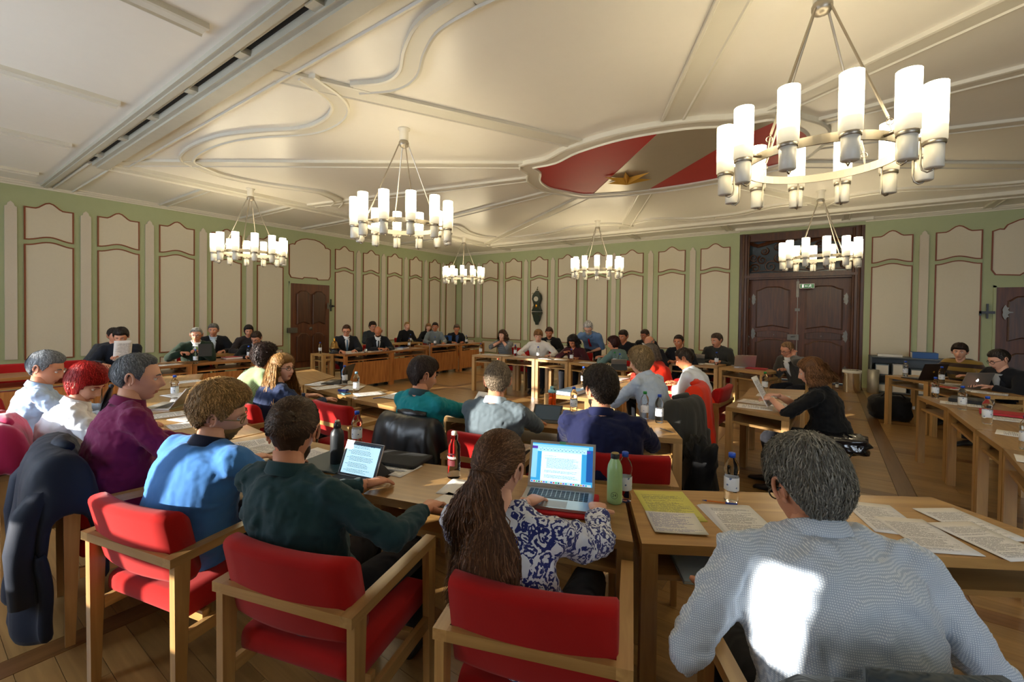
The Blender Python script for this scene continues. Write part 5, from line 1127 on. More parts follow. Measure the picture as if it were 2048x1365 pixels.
for x,y,a,l,z in ((12.08,-10.42,20,'long printed sheet just right of the grey-haired man\'s head',.741),(12.2,-10.52,28,'printed sheet in the middle of the three on the right of the near table',.7425),(12.37,-10.28,38,'printed sheet at the far right corner of the near table',.744),(12.4,-10.43,40,'printed sheet on the near table, its corner beyond the table edge',.7455)): sheet(x,y,a,l,M_paper2,z=z,w=.2,l=.32 if z<.742 else .297)
sheet(10.375,-11.29,18,'white notepad page with an outlined crest before the glass bottle',M_blank,w=.15,l=.2)
cr=thing('printed_crest',10.395,-11.25,.7425,'faint outlined double shield printed on the notepad page','print',R_(18)); 
c_=MB()
for q in (-.018,.018): c_.tube([(q-.014,.016,0),(q-.014,-.004,0),(q,-.02,0),(q+.014,-.004,0),(q+.014,.016,0),(q-.014,.016,0)],.0006,4); c_.tube([(q-.014,.004,0),(q+.014,.004,0)],.0006,4)
mk('shield_outline',c_,M_ink,cr)
sheet(10.44,-11.43,2,'white page sticking out under the notepad page',M_blank,w=.12,l=.14)
sheet(9.9,-11.3,10,'beige printed page under the grey tablet sleeve',M_paper,w=.25,l=.2)
for x,y,a,l in ((9.0,-11.62,10,'printed sheet with bent corner beside the teal pen'),(8.85,-11.52,-15,'printed sheet partly under another, near the blazer man\'s chin'),(9.35,-11.5,4,'cream sheet in the sun in front of the green shirted man'),(9.55,-11.75,14,'pale sheet under the dark blue folder')): sheet(x,y,a,l,curl=.003,z=.741+.0015*(len(l)%3))
for x,y,a,l in ((7.45,-11.62,-10,'printed sheet in front of the burgundy shirt, left of the laptop'),(7.7,-11.5,15,'printed sheet under the loose pages by the burgundy shirt'),(7.95,-11.6,-5,'sheet nearest the blazer on the left table'),(6.5,-11.2,10,'printed sheet behind the open grey laptop'),(6.85,-11.25,-20,'pale sheet lying behind the laptop lid'),(5.6,-10.85,0,'sheet on the far left inner table')): sheet(x,y,a,l,z=.741+.0015*(len(l)%3))
for x,y,a,l,m in ((6.95,-9.95,20,'sheet left of the laptop before the curly blonde woman',M_paper),(7.25,-10.05,-10,'printed sheet at the table edge under the tissue pack',M_paper2),(7.5,-9.9,35,'printed sheet between the two bottles on the second row',M_paper),(7.95,-10.0,-20,'printed sheet right of the pale blue-capped bottle',M_paper2),(8.25,-9.9,10,'loose sheet on the sunlit table',M_paper),(7.1,-9.75,60,'loose sheet near the laptop hinge',M_paper)): sheet(x,y,a,l,m,z=.741+.0015*(len(l)%4),curl=.002)
for x,y,a,l in ((9.45,-9.95,5,'sheet on the table left of the grey sweater'),(9.75,-9.8,30,'white sheet by the turquoise man\'s arm'),(10.15,-9.62,20,'sheet right of the tablet stand'),(9.6,-8.5,0,'printed sheets nearest on the middle table'),(9.62,-8.15,12,'printed sheet in the middle of the middle table'),(9.65,-7.6,0,'sheet under the fair-haired man\'s elbow'),(9.6,-7.2,-8,'sheet in front of the woman in orange-red')): sheet(x,y,a,l,M_paper2,z=.741+.0015*(len(l)%3))
Es=['papers before the woman with clasped hands','sheet left of the young man in white','papers in front of the young man in white','sheet right of the young man in white','papers before the woman in maroon','single sheet right of the woman in maroon','sheet by the elbow of the woman in grey-teal','sheet on the sunlit end of the back row']
for (x,y,a),l in zip(((6.15,-5.65,80),(6.45,-5.6,100),(6.95,-5.55,85),(7.5,-5.6,95),(7.75,-5.55,80),(8.4,-5.65,90),(8.75,-5.8,70),(9.1,-5.85,60)),Es): sheet(x,y,a,l,M_paper)
for x,y,a,l in ((7.0,-4.2,90,'sheet on the second back row table, left'),(8.2,-4.15,90,'sheet under the standing man\'s hands'),(8.7,-4.1,90,'sheet before the man in the black suit, back row'),(9.95,-4.5,90,'sheet in front of the moustached man'),(10.15,-4.4,80,'sheet right of the small tablet stand'),(13.25,-4.75,60,'sheet under the silver laptop\'s edge'),(13.3,-5.3,70,'printed sheet right of the typing hands'),(13.45,-5.45,75,'printed sheet at the end of the two men\'s table'),(13.0,-6.6,80,'sheet before the ring binder'),(13.1,-8.0,75,'printed sheet left of the last bottle, right side'),(13.0,-8.85,80,'sheet at the bottom right of the right-hand row'),(13.2,-7.3,85,'sheet under the red folder')): sheet(x,y,a,l,M_paper,z=.741+.0015*(len(l)%3))
for x,y,a,l,z in ((11.32,-8.12,95,'long printed sheet at the near edge of the aisle table',.741),(11.42,-7.85,88,'small printed sheet in the middle of the aisle table',.741),(11.3,-7.85,80,'printed sheet left of centre on the aisle table',.7425),(11.42,-7.35,95,'top sheet of the stack before the woman in black',.745),(11.4,-7.33,90,'lower sheet of the stack before the woman in black',.741)): sheet(x,y,a,l,M_paper2 if z>.744 else M_paper,z=z)
for x,y,a,l in ((3.4,-11.6,0,'sheet on the desk at the left edge'),(3.35,-10.7,0,'printed sheet before the man in the navy suit'),(3.5,-10.4,10,'sheet right of the man in the navy suit'),(3.8,-7.35,0,'sheet beside the bell'),(3.85,-7.0,5,'sheet before the man with the blue tie'),(3.8,-6.6,-10,'sheet under the writing man\'s hand'),(3.85,-6.2,0,'sheet right of the writing man\'s hand'),(3.5,-4.3,0,'sheet before the man in the grey patterned shirt'),(3.5,-3.95,0,'sheet right of the man in the grey patterned shirt'),(3.5,-3.4,0,'sheet on the last desk by the corner')): sheet(x,y,a,l,M_paper)
def held(P,off,w,l,pitch,yaw,lab,m=M_paper):
    o=sheet(0,0,0,lab,m,w=w,l=l,group='sheets held in hands'); M=P['root'].matrix_basis
    o.matrix_world=Matrix.Translation(P['root'].location)@Matrix.Rotation(P['root'].rotation_euler[2],4,'Z')@Matrix.Translation(Vector(off))@Matrix.Rotation(R_(yaw),4,'Z')@Matrix.Rotation(R_(pitch),4,'X')
held(p21,(.0,.44,1.0),.21,.297,78,12,'printed sheet held up by the man in the navy suit')
held(p10,(.2,.44,.86),.19,.25,45,-5,'white sheet held by the man in turquoise')
held(p18,(0,.53,.9),.21,.297,62,0,'sheet of paper held up by the woman in black')
def book(x,y,az,lab,m,w=.22,l=.3,h=.02,z=.745,cat='folder',name='folder'):
    t=thing(name,x,y,z,lab,cat,R_(az)); mk('pages',MB().box(-w/2+.004,w/2-.004,-l/2+.004,l/2-.004,.002,h-.002),M_blank,t); mk('cover',MB().box(-w/2,w/2,-l/2,l/2,0,.002).box(-w/2,w/2,-l/2,l/2,h-.002,h).box(-w/2,-w/2+.002,-l/2,l/2,0,h),m,t); return t
book(13.2,-7.05,80,'red folder lying on the right-hand row',M_redp); book(10.95,-4.65,85,'red folder right of the silver laptop by the double door',M_redp,h=.012); book(3.3,-9.4,0,'stack of pink papers in a red folder on the left desk',M_redp,h=.035); book(3.75,-5.95,20,'blue folder right of the writing man',M_bluef,h=.03); book(9.6,-8.62,0,'thick book with blue cover on the middle table',mat('grey_blue_cover',srgb('#51708c'),.5),h=.04,name='book',cat='book')
book(13.12,-6.4,75,'black ring binder with green edge on the right-hand row',M_black,w=.26,l=.32,h=.035,name='ring_binder',cat='binder'); book(3.65,-7.3,0,'open pad under the hands of the man with the blue tie',M_blank,h=.012,name='pad',cat='pad'); book(13.1,-5.2,60,'thin pink sheet folder by the typing man',M_redp,h=.006,w=.1,l=.25); book(9.55,-11.45,14,'dark blue folder beside the green shirted man\'s shoulder',mat('dark_teal_cover',srgb('#24404c'),.4),w=.3,l=.3,h=.008)
book(11.5,-11.02,30,'pale blue document folder on the shelf of the near table',M_bluep,w=.3,l=.3,h=.012,z=.614)
# pens
def pen(x,y,az,lab,col,capc=None,L=.14,r=.0038,z=.747):
    t=thing('pen',x,y,z,lab,'pen',R_(az)); mk('barrel',MB().tube([(-L/2,0,0),(L*.35,0,0)],r,8),mat('pen_'+col[1:],col,.35,var=0),t,True); mk('pen_tip',MB().tube([(L*.35,0,0),(L*.5,0,0)],[r,r*.2],8),mat('pen_'+(capc or col)[1:],capc or col,.35,var=0),t,True)
    if capc: mk('pen_cap',MB().tube([(-L/2-.012,0,0),(-L*.22,0,0)],r*1.25,8),mat('pen_'+capc[1:],capc,.35,var=0),t,True)
pen(11.465,-10.7,199,'orange ballpoint pen with blue cap above the printed stack','#d8792a','#23388f'); pen(9.93,-11.33,19,'white tablet stylus beside the grey sleeve','#e6e6e6',None,.17,.0045)
pen(9.15,-11.52,20,'teal ballpoint pen beside the loose sheets','#1f6b80',None); pen(10.9,-9.55,-30,'dark grey pen at the table end right of the man in navy','#2a2a2c',None); pen(8.2,-10.07,80,'blue pen by the tissue pack','#223f93',None)
pen(9.72,-8.45,30,'dark blue pen on the papers of the middle table','#1c2c55',None)
t=thing('tissue_pack',7.6,-10.08,.745,'blue packet of tissues on the sheets','packet',R_(20)); mk('packet',MB().box(-.05,.05,-.025,.025,0,.022),mat('packet_blue',srgb('#1c2f86'),.3),t); mk('flap',MB().box(-.03,.03,-.012,.012,.022,.024),M_wink,t)
def phone(x,y,az,lab,m,z=.742,w=.07,l=.14):
    t=thing('phone',x,y,z,lab,'phone',R_(az)); mk('phone_body',MB().box(-w/2,w/2,-l/2,l/2,0,.008),m,t); mk('screen',MB().box(-w/2+.004,w/2-.004,-l/2+.01,l/2-.01,.008,.0085),mat('dark_glass',(.01,.012,.015),.08,var=0),t)
phone(7.72,-10.14,80,'light blue phone left of the pale blue-capped bottle',mat('phone_blue',srgb('#5f9fc0'),.4)); phone(10.62,-11.3,20,'dark phone on the table shelf left of the floral blouse',M_black,z=.614); phone(7.6,-5.62,60,'black phone in front of the young man in white',M_black)
# ------------------------------------------------------------------ laptops and tablets
def screen_doc(par,w,h,y0,em=1.6):
    pass
def laptop(x,y,az,lab,body=None,sc='blue',ang=112,w=.325,d=.225,z=.742,mark=None):
    """faces local -y (the user sits at -y)"""
    b=body or M_alu; t=thing('laptop',x,y,z,lab,'laptop',R_(az))
    mk('laptop_base',MB().box(-w/2,w/2,-d/2,d/2,0,.012),b,t)
    kb=MB()
    for r in range(5):
        for c in range(13):
            x0=-w/2+.022+c*(w-.044)/13; y0=d/2-.03-(r+1)*.0195
            if r==4 and 3<=c<=8:
                if c==3: kb.box(x0,x0+6*(w-.044)/13-.003,y0,y0+.0165,.012,.0138)
                continue
            kb.box(x0,x0+(w-.044)/13-.003,y0,y0+.0165,.012,.0138)
    k=mk('keyboard',kb,M_black,t); k['kind']='stuff'
    mk('trackpad',MB().box(-.05,.05,-d/2+.01,-d/2+.075,.012,.0124),mat('trackpad_grey',srgb('#a39f98'),.35),t)
    M=Matrix.Translation((0,d/2-.004,.010))@Matrix.Rotation(R_(ang-90),4,'X').inverted()
    Hh=d*.98; ld=emp('lid_hinge'); bpy.data.objects.remove(ld)
    def lb(x0,x1,z0,z1,y0,y1): return MB().box(x0,x1,y0,y1,z0,z1)
    L=mk('lid',lb(-w/2,w/2,0,Hh,0,.007),b,t); L.matrix_local=M
    s0,s1,z0,z1=-w/2+.012,w/2-.012,.02,Hh-.012
    mk('screen_bezel',lb(-w/2+.006,w/2-.006,.012,Hh-.005,-.0008,0),M_black if body is not M_alu or sc=='dark' else M_alu,L)
    if sc=='blue': mk('screen',lb(s0,s1,z0,z1,-.0014,-.0009),emis('screen_desktop','#4f8fc0',.9),L)
    elif sc=='dark': mk('screen',lb(s0,s1,z0,z1,-.0014,-.0009),emis('screen_dim','#24406a',.12),L); 
    elif sc=='doc':
        W=s1-s0; Z=z1-z0; S_=lambda a,b_,c,d_,y: lb(s0+W*a,s0+W*b_,z0+Z*c,z0+Z*d_,-y-.0002,-y)
        mk('screen',S_(0,1,0,1,.0009),emis('screen_blue_edge','#3aa0d8',1.0),L)
        mk('wallpaper',S_(.9,1,.12,.9,.0012),emis('screen_wall','#1d5aa8',.8),L)
        mk('window_bar',S_(0,.93,.9,.97,.0014),emis('screen_bar','#8fcdee',1.1),L); mk('toolbar',S_(.08,.9,.79,.9,.0014),emis('screen_tool','#a9daf2',1.15),L)
        mk('sidebar',S_(0,.09,.12,.9,.0014),emis('screen_side','#86c6ea',1.1),L); mk('purple_tab',S_(0,.09,.85,.92,.0018),emis('screen_purple','#5b3fb0',.8),L); mk('purple_tab',S_(.9,.96,.82,.87,.0018),emis('screen_purple','#5b3fb0',.8),L)
        p=mk('document_page',S_(.16,.82,.06,.79,.0018),emis('screen_page','#cdeefa',1.3),L)
        tx=MB(); rg2=np.random.default_rng(3); zz_=.73
        for blk in ((.04,1),(.03,13),(.05,3),(.05,4)):
            zz_-=blk[0]
            for i in range(blk[1]):
                ind=.03 if blk[1]==13 and i>1 else 0; e=.62+rg2.uniform(-.06,.1) if blk[1]>1 else .3; xx=.22+ind
                while xx<e+.1:
                    q=rg2.uniform(.012,.045); tx.box(s0+W*xx,s0+W*min(xx+q,e+.1),-.0024,-.0021,z0+Z*(zz_-.008),z0+Z*(zz_-.0005)); xx+=q+.008
                zz_-=.0205
        m_=mk('text_lines',tx,emis('screen_text','#4b7a94',.5),L); m_['kind']='stuff'
        ic=MB()
        for i in range(26):
            xx=.1+i*.03; ic.box(s0+W*xx,s0+W*(xx+.018),-.0024,-.0021,z0+Z*(.83 if i%2 else .865),z0+Z*(.845 if i%2 else .875))
        a=mk('toolbar_icons',ic,emis('screen_icons','#2f4a63',.4),L); a['kind']='stuff'
        mk('dock',S_(0,.98,.0,.055,.0018),emis('screen_dock','#b5dcec',1.0),L)
        cols=['#2a6fd0','#d04848','#3bb36a','#444a55','#e0a030','#8a55c0','#2fa8c0','#c8ccd0']
        for i in range(24):
            xx=.01+i*.04; mk('dock_icon',S_(xx,xx+.028,.01,.045,.0022),emis('icon_%d'%(i%8),cols[i%8],.8),L)
        o=text_on_cyl('MacBook Air',0,0,.008,0,M_ink,L,'lettering'); o.matrix_local=Matrix.Translation((0,-.0018,.009))@Matrix.Rotation(PI/2,4,'X')
        ck_=MB().box(-.016,.016,-.0014,-.0008,Hh-.012,Hh+.002).tube([(-.006,-.0018,Hh-.009),(-.006,-.0018,Hh-.002),(.006,-.0018,Hh-.002),(.006,-.0018,Hh-.009)],.0008,4)
        mk('webcam_sticker',ck_,mat('sticker_green',srgb('#6fb58a'),.5),L)
    if mark=='round': mk('lid_emblem',MB().ball((0,.0075,Hh*.5),.014,12,0,(1,.08,1)),mat('gold_sticker',srgb('#b08a35'),.4),L)
    if mark=='fruit':
        g=emis('lid_glow','#ffffff',1.6); r_=.018; pts=[]
        for i in range(28):
            a=2*PI*i/28; r=r_*(1-.1*math.cos(2*a)*.3-(.22*math.exp(-((a-PI/2)/.3)**2))-.1*math.exp(-((a-3*PI/2)/.3)**2))
            px,pz=r*math.cos(a),r*math.sin(a)
            dd=math.hypot(px-(-.02),pz-.002)
            if dd<.009: px=-.02+.009*(px+.02)/max(dd,1e-4); pz=.002+.009*(pz-.002)/max(dd,1e-4)
            pts.append((px,pz+Hh*.5))
        k=len(pts); mk('lid_emblem',MB().add([(a,.0074,c) for a,c in pts]+[(a,.0068,c) for a,c in pts],[list(range(k))]+[(i,(i+1)%k,k+(i+1)%k,k+i) for i in range(k)]).ball((.003,.0073,Hh*.5+.022),.006,8,0,(.6,.1,1)),g,L)
    return t
t=laptop(10.865,-11.155,22,'open silver laptop showing a text document, before the woman in the floral blouse',M_alu,'doc',110,z=.757)
slv=thing('laptop_sleeve',10.875,-11.16,.741,'red felt laptop sleeve under the silver laptop','sleeve',R_(22)); mk('sleeve_body',cushion(-.178,.178,-.13,.13,0,.0145,.006),mat('red_felt',srgb('#b01820'),.95,bump=.3),slv,True); mk('seam',MB().box(-.17,.17,-.131,-.129,.006,.009),M_redp,slv)
laptop(7.0,-9.78,-55,'black laptop with blue screen on the second row table',M_black,'blue',108)
laptop(7.05,-11.5,-45,'grey laptop with dark screen open before the burgundy shirt',M_alu,'dark',128)
laptop(13.0,-4.35,222,'large dark laptop with a round gold emblem, right side',mat('dark_brown_lid',(.02,.012,.012),.35),'dark',110,w=.38,d=.25,mark='round')
laptop(13.33,-4.98,212,'silver laptop with glowing fruit emblem in front of the two men',M_alu,'dark',115,mark='fruit')
laptop(10.72,-4.45,200,'silver laptop on the table before the double door',M_alu,'dark',112)
laptop(3.25,-4.0,0,'black laptop lid behind the man in the grey patterned shirt',M_black,'dark',100,w=.3)
laptop(9.05,-4.15,190,'black laptop on the second back row',M_black,'dark',100)
laptop(6.2,-.9,180,'closed-looking black laptop case by the back wall',M_black,'dark',95,z=.62) if 0 else None
def tablet(x,y,z,az,tilt,lab,on=True,cover=True,em=1.2,w=.17,h=.24,landscape=True):
    if landscape: w,h=h,w
    t=thing('tablet',x,y,z,lab,'tablet',R_(az))
    M=Matrix.Rotation(R_(-tilt),4,'X')
    b_=mk('tablet_body',MB().box(-w/2,w/2,0,.007,0,h),M_alu,t,M=M)
    mk('bezel',MB().box(-w/2+.002,w/2-.002,-.0008,0,.002,h-.002),M_black,b_)
    s=mk('screen',MB().box(-w/2+.016,w/2-.016,-.0014,-.0008,.012,h-.012),emis('tablet_screen_%d'%on,'#a8d0e0' if on else '#2b3a45',em if on else .4),b_)
    if on:
        tx=MB(); rg2=np.random.default_rng(5)
        for i in range(22):
            zz_=h-.022-i*.0065; xx=-w/2+.03+(.02 if i%5 else .0)
            while xx<w/2-.05-rg2.uniform(0,.04):
                q=rg2.uniform(.004,.014); tx.box(xx,xx+q,-.002,-.0016,zz_,zz_+.002) if i%5!=3 else None; xx+=q+.003
        k=mk('text_lines',tx,emis('tablet_text','#3c5f70',.3),b_); k['kind']='stuff'; mk('status_bar',MB().box(-w/2+.016,w/2-.016,-.0019,-.0015,h-.02,h-.012),emis('tablet_bar','#16324a',.3),b_)
    if cover:
        c=MB().box(-w/2,w/2,-.06,.16,-.003,-.0005); c.add([(-w/2,.012,0),(w/2,.012,0),(w/2,.13,0),(-w/2,.13,0),(-w/2,h*.5*math.sin(R_(tilt))+.012,h*.5*math.cos(R_(tilt))),(w/2,h*.5*math.sin(R_(tilt))+.012,h*.5*math.cos(R_(tilt)))],[(0,3,4),(1,5,2),(2,5,4,3),(0,1,2,3)])
        mk('folding_cover',c,mat('charcoal_cover',(.03,.032,.035),.8),t)
    return t
tablet(9.86,-11.52,.745,12,24,'tablet on a dark folding cover showing text, before the green shirt',w=.18,h=.25)
tablet(10.02,-9.85,.745,20,52,'dark tablet on a folding cover, right of the grey sweater',on=False)
tablet(9.93,-4.25,.745,200,25,'small silver tablet standing with its back to the room, back right',on=False)
tablet(9.18,-6.2,.745,210,20,'tablet case with a round white sticker, before the woman in orange-red',on=False)
cs=thing('tablet_sleeve',9.83,-11.2,.742,'dark grey felt tablet sleeve lying behind the tablet','sleeve',R_(16)); mk('sleeve_body',cushion(-.16,.16,-.11,.11,0,.02,.009),mat('grey_felt',srgb('#2e2f31'),.95,bump=.4),cs,True); mk('seam',MB().box(-.155,.155,-.112,-.11,.008,.011),M_black,cs)
tt=thing('tablet',3.72,-9.98,.86,'black tablet held upright by the elderly man in dark green','tablet',R_(-15+90)); mk('tablet_body',MB().box(-.09,.09,0,.008,0,.2),M_black,tt,M=Matrix.Rotation(R_(-12),4,'X')); mk('screen',MB().box(-.08,.08,.008,.0085,.01,.19),mat('dark_glass',(.01,.012,.015),.08,var=0),tt,M=Matrix.Rotation(R_(-12),4,'X'))
# ------------------------------------------------------------------ bell, glass, bin, shelf, bags
bl=thing('desk_bell',3.62,-7.62,.74,'brass hand bell on a dark base at the end of the desk','bell')
mk('bell_base',MB().lathe([(.1,0),(.1,.02),(.07,.03),(.06,.09),(.075,.1)],20),M_black,bl,True); mk('bell_dome',MB().lathe([(.095,.1),(.1,.105),(.085,.13),(.07,.17),(.062,.21),(.045,.24),(.02,.25)],20),mat('bell_bronze',srgb('#8a6a38'),.3,.9,var=.1),bl,True); mk('bell_handle',MB().lathe([(.018,.25),(.022,.26),(.012,.275),(.02,.3),(.012,.315)],14),M_brass,bl,True)
g=thing('water_glass',3.95,-7.1,.74,'low clear glass tumbler on the desk with the bell','glass'); mk('glass_wall',MB().lathe([(.034,0),(.037,.003),(.04,.075),(.037,.075),(.034,.012),(.01,.01)],18),M_glass,g,True); mk('water',MB().lathe([(.033,.013),(.0355,.045)],18),M_water,g,True)
bn=thing('waste_bin',12.35,-.95,0,'shiny steel waste bin right of the double door','bin'); M_chrome=mat('polished_steel',(.75,.75,.74),.12,1,var=0)
mk('bin_body',MB().lathe([(.15,0),(.155,.01),(.16,.46),(.163,.47),(.155,.47),(.15,.02),(.02,.015)],28),M_chrome,bn,True); mk('bin_liner',MB().lathe([(.157,.44),(.168,.48),(.172,.44),(.168,.42)],28,cap=False),M_blank,bn,True)
tag(mk('umbrella_stand',MB().lathe([(.09,0),(.1,.01),(.1,.5),(.092,.5),(.09,.02)],20),mat('pale_metal',srgb('#b5b0a4'),.4,.5),None,True,loc=(12.72,-.75,0)),'pale cylindrical stand right of the steel waste bin','stand')
sh_=thing('shelf_unit',13.3,-.45,0,'grey metal shelf unit filled with paper boxes under the wall panel','shelf'); M_grey=mat('grey_metal',srgb('#5c5f60'),.45,.4)
for x in (-.62,.62): mk('side',MB().box(x-.015,x+.015,-.25,.25,0,.78),M_grey,sh_)
for z in (.02,.38,.76): mk('shelf_board',MB().box(-.62,.62,-.25,.25,z,z+.02),M_grey,sh_)
mk('back_plate',MB().box(-.62,.62,.24,.25,0,.78),M_grey,sh_)
rb=np.random.default_rng(2)
for z,n in ((.04,4),(.4,4)):
    for k in range(n):
        x=13.3-.55+k*.285+.02; h=.12+rb.uniform(0,.16); b_=thing('paper_box',x+.1,-.5,z,['leftmost','second','third','rightmost'][k]+(' paper box on the lower shelf of the grey unit' if z<.1 else ' paper stack on the upper shelf of the grey unit'),'box',group='paper boxes in the grey shelf unit')
        mk('box_body',MB().box(-.11,.11,-.16,.16,0,h),mat('box_%d'%(k%3),['#6c7f92','#a8aab0','#55626e'][k%3],.6),b_); mk('paper_edge',MB().box(-.1,.1,-.165,-.16,.01,h-.02),M_blank,b_)
for k,l in enumerate(('left stack of folders on top of the grey shelf unit','right dark blue box on top of the grey shelf unit')): book(13.0+k*.55,-.45,90,l,[M_blank,M_bluef][k],w=.3,l=.4,h=.05+.07*k,z=.78,name='folder_stack')
def blob(name,x,y,z,sx,sy,sz,lab,m,cat='bag',seed=1,rz=0,n=20,amp=.12,extra=None,flatb=True):
    t=thing(name,x,y,0,lab,cat,R_(rz)); mb=MB(); rs=[]
    for i in range(n):
        th=max(.06,min(PI-.06,PI*i/(n-1))); ring=[]
        for j in range(n+4):
            a=2*PI*j/(n+4); d=Vector((math.sin(th)*math.cos(a),math.sin(th)*math.sin(a),-math.cos(th)))
            q=Vector([math.copysign(abs(c)**.6,c) for c in d]); k=1+amp*noise.noise(q*2.2+Vector((seed*7,0,0)))+amp*.6*noise.noise(q*6+Vector((0,seed*5,0)))
            p=Vector((q.x*sx*k,q.y*sy*k,z+q.z*sz*k)); 
            if flatb: p.z=max(p.z,.004)
            ring.append(p)
        rs.append(ring)
    mk('bag_body' if cat=='bag' else 'cloth',mb.rings(rs),m,t,True); return t
M_bag=fabric('black_nylon','#101114',.6,.4,12,300,.1); M_pat=mat('patent_leather',(.008,.008,.01),.08,var=0,bump=.5,bscale=14)
t=blob('shoulder_bag',12.75,-3.7,.19,.3,.2,.2,'black travel bag on the floor below the dark laptop',M_bag,seed=3); mk('carry_strap',MB().tube([(-.2,-.1,.3),(-.1,-.12,.42),(.1,-.12,.42),(.2,-.1,.3)],.012,6),M_bag,t); mk('buckle',MB().box(.22,.25,-.2,-.19,.22,.27),M_steel,t)
t=blob('shoulder_bag',13.25,-3.5,.16,.25,.18,.17,'second black bag beside the travel bag, nearer the shelf unit',M_bag,seed=5); mk('carry_strap',MB().tube([(-.15,-.1,.26),(0,-.12,.36),(.15,-.1,.26)],.01,6),M_bag,t)
t=blob('handbag',6.05,-5.5,.17,.13,.09,.17,'small black bag under the first back row table',M_bag,seed=7); mk('carry_strap',MB().tube([(-.08,0,.3),(-.05,0,.42),(.05,0,.42),(.08,0,.3)],.008,6),M_bag,t)
t=blob('backpack',10.95,-8.95,.12,.17,.14,.13,'black and red backpack on the floor right of the table end',M_bag,seed=9); mk('red_trim',MB().tube([(-.16,-.08,.1),(-.1,-.14,.18),(0,-.1,.25)],.018,6),M_redp,t); mk('carry_strap',MB().tube([(-.05,0,.23),(0,-.02,.3),(.08,0,.25),(.14,-.05,.15)],.012,6),M_bag,t)
t=blob('backpack',10.1,-4.3,.2,.15,.12,.2,'black bag under the table of the moustached man',M_bag,seed=11); mk('carry_strap',MB().tube([(-.06,0,.36),(0,0,.44),(.06,0,.36)],.01,6),M_bag,t)
t=blob('shopping_bag',3.55,-5.2,.2,.12,.1,.2,'blue bag hanging by the gap between the far desks',mat('bag_blue',srgb('#125a9c'),.4),seed=12); mk('carry_strap',MB().tube([(-.06,0,.36),(0,0,.44),(.06,0,.36)],.008,6),M_bag,t)
t=blob('handbag',11.93,-8.2,.0,.19,.16,.08,'glossy black patent handbag lying on the armchair of the woman in black',M_pat,seed=4,amp=.25,flatb=False)
t.location=(11.98,-8.3,.56); mk('carry_strap',MB().tube([(-.15,-.1,.02),(-.12,-.17,-.05),(.05,-.19,-.08),(.12,-.12,.02)],.008,6),M_pat,t)
t=thing('microphone_stand',3.85,-5.15,0,'thin stand with a dark round head between the far desks','stand'); mk('pole',MB().tube([(0,0,0),(0,0,.82)],.01,8),M_steel,t); mk('base',MB().lathe([(.12,0),(.12,.015),(.02,.025)],16),M_black,t); mk('stand_head',MB().ball((0,0,.85),.05,10,0,(1,1,.5)),M_black,t)
# ------------------------------------------------------------------ garments on chair backs and spare chairs
def drape(cx,cy,az,lab,m,w=.3,zb=.3,name='jacket',zf=.6,amp=.03,fq=5,sleeves=(),seed=0,top=.86,cat='jacket',x0=None,x1=None,hem=None,collar=True,th=.03):
    t=thing(name,cx,cy,0,lab,cat,R_(az-90)); x0=-w if x0 is None else x0; x1=w if x1 is None else x1
    path=[(-.12,zf),(-.145,.74),(-.17,top-.03),(-.235,top+.015),(-.3,top-.005),(-.33,top-.07),(-.34,.72),(-.345,.6)]
    nb=9
    for i in range(1,nb+1): path.append((-.35-.01*i/nb,.6+(zb-.6)*i/nb))
    nu=26; rs=[]
    for i in range(nu+1):
        u=i/nu; row=[]
        for k,(y,z) in enumerate(path):
            pr=max(0,k-4)/(len(path)-5); xx=x0+(x1-x0)*u; xx+=(xx-(x0+x1)/2)*.12*pr*(1+.4*math.sin(seed+pr*4))
            f_=amp*pr*(math.sin(u*fq*2*PI+seed+pr*1.5)+.5*math.sin(u*fq*3.7*PI+seed*2)); n_=noise.noise(Vector((u*5,pr*4,seed)))*.03
            zz_=z+noise.noise(Vector((u*4,seed,2)))*.05*(pr if k==len(path)-1 else pr*.5)+ (.025*math.cos((u-.5)*PI*2)*0)
            if hem: zz_+= hem(u)*pr
            e_=max(0,abs(2*u-1)-.78); zz_-=e_*1.1 if k<8 else 0
            row.append((xx,y-.045*(1-(2*u-1)**2)-f_-n_*.6,zz_))
        rs.append(row)
    k=len(path); V=[p for r in rs for p in r]; F=[(i*k+j,(i+1)*k+j,(i+1)*k+j+1,i*k+j+1) for i in range(nu) for j in range(k-1)]
    o=mk('cloth',MB().add(V,F),m,t,True); so_=o.modifiers.new('thickness','SOLIDIFY'); so_.thickness=th; so_.offset=0; ss=o.modifiers.new('soft','SUBSURF'); ss.levels=1; ss.render_levels=1
    for (sx,zt,zb_,dx) in sleeves:
        pts=[(sx,-.3,zt),(sx+dx*.4,-.37,zt-.1),(sx+dx*.8,-.4,(zt+zb_)/2),(sx+dx,-.39,zb_)]
        mk('sleeve',MB().tube(smooth_path([(a,b) for a,b,c in pts],1) and [Vector(p) for p in pts],[.06,.065,.055,.05],12),m,t,True)
    if collar: mk('collar',MB().tube([((x0+x1)/2+a*.13,-.2-.03*(1-a*a)-.03,top+.02) for a in (-1,-.5,0,.5,1)],[.02,.03,.035,.03,.02],10),m,t,True)
    return t
drape(8.68,-12.17,84,'large dark navy coat hanging over the chair behind the burgundy shirt',fabric('navy_canvas','#0f1b2e',.7,.5,6,300,.05),w=.39,zb=.12,zf=.5,name='coat',cat='coat',amp=.035,fq=2.5,sleeves=((-.34,.78,.25,-.05),(.3,.78,.3,.06)),seed=1,th=.05,top=.9)
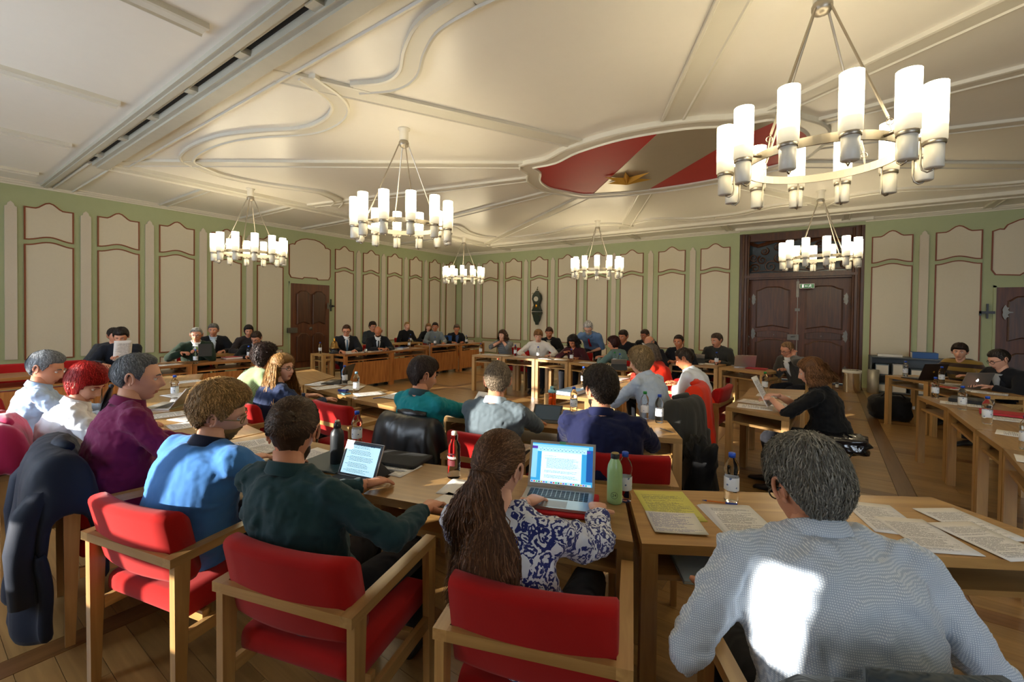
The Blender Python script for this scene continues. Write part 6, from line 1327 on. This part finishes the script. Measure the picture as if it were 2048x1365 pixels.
drape(7.9,-12.28,80,'magenta and grey jacket heaped over the chair behind the red-haired woman',fabric('magenta_fleece','#a8124a',.9,.4,8,300,.4),w=.3,zb=.45,seed=3,amp=.04,fq=2,th=.06,top=.92,zf=.5)
drape(9.42,-10.52,95,'black leather jacket over the chair of the man in turquoise',fabric('black_leather','#14171b',.35,.6,7,200,0,spec=.6),w=.31,zb=.3,seed=4,amp=.03,fq=3,top=.87)
drape(11.93,-11.55,121,'dark grey quilted jacket with a small green loop emblem, bottom right',fabric('quilted_grey','#3a444a',.6,.5,30,120,.1),w=.34,zb=.3,seed=6,amp=.02,fq=2,top=.88,name='quilted_jacket',th=.05)
drape(10.57,-8.72,168,'dark grey jacket over the chair of the fair-haired man',fabric('grey_wool','#34332f',.9,.3,9,300,.1),w=.3,zb=.35,seed=7,amp=.03,fq=3)
chair(10.52,-8.1,185,'red armchair with the red-orange coat over its back')
drape(10.52,-8.1,185,'bright red-orange coat hanging over an armchair, centre right',fabric('orange_coat','#d8300c',.8,.35,7,300,.1),w=.3,zb=.28,seed=8,amp=.045,fq=2.5,name='coat',cat='coat',sleeves=((.28,.75,.3,.06),),top=.9)
t=blob('coat',11.05,-9.15,.33,.12,.2,.27,'black coat hanging low beside the table end, right of the man in navy',fabric('black_coat','#0c0d10',.7,.5,8,300,.05),cat='coat',seed=14,amp=.35,flatb=False,rz=20)
lp=thing('brand_loop',11.6,-11.98,.0,'small green loop emblem on the quilted jacket','emblem'); bpy.data.objects.remove(lp)
chair(8.42,-10.5,92,'empty red armchair between the curly blonde woman and the man in turquoise')
chair(6.15,-12.2,80,'empty red armchair at the left picture edge, next to the man in pale blue')
chair(3.0,-12.05,0,'nearer of two empty red armchairs at the left desk'); chair(3.0,-11.45,0,'farther of two empty red armchairs at the left desk')
chair(12.75,-11.35,150,'empty dark red armchair at the bottom right corner')
chair(6.5,-5.0,-90,'empty red armchair in the back row left of the young man in white')
chair(9.5,-3.7,-90,'red armchair seen between the fair-haired and the dark-haired man')
bpy.data.objects.remove(bp_[0]) if not used_b[0] else None
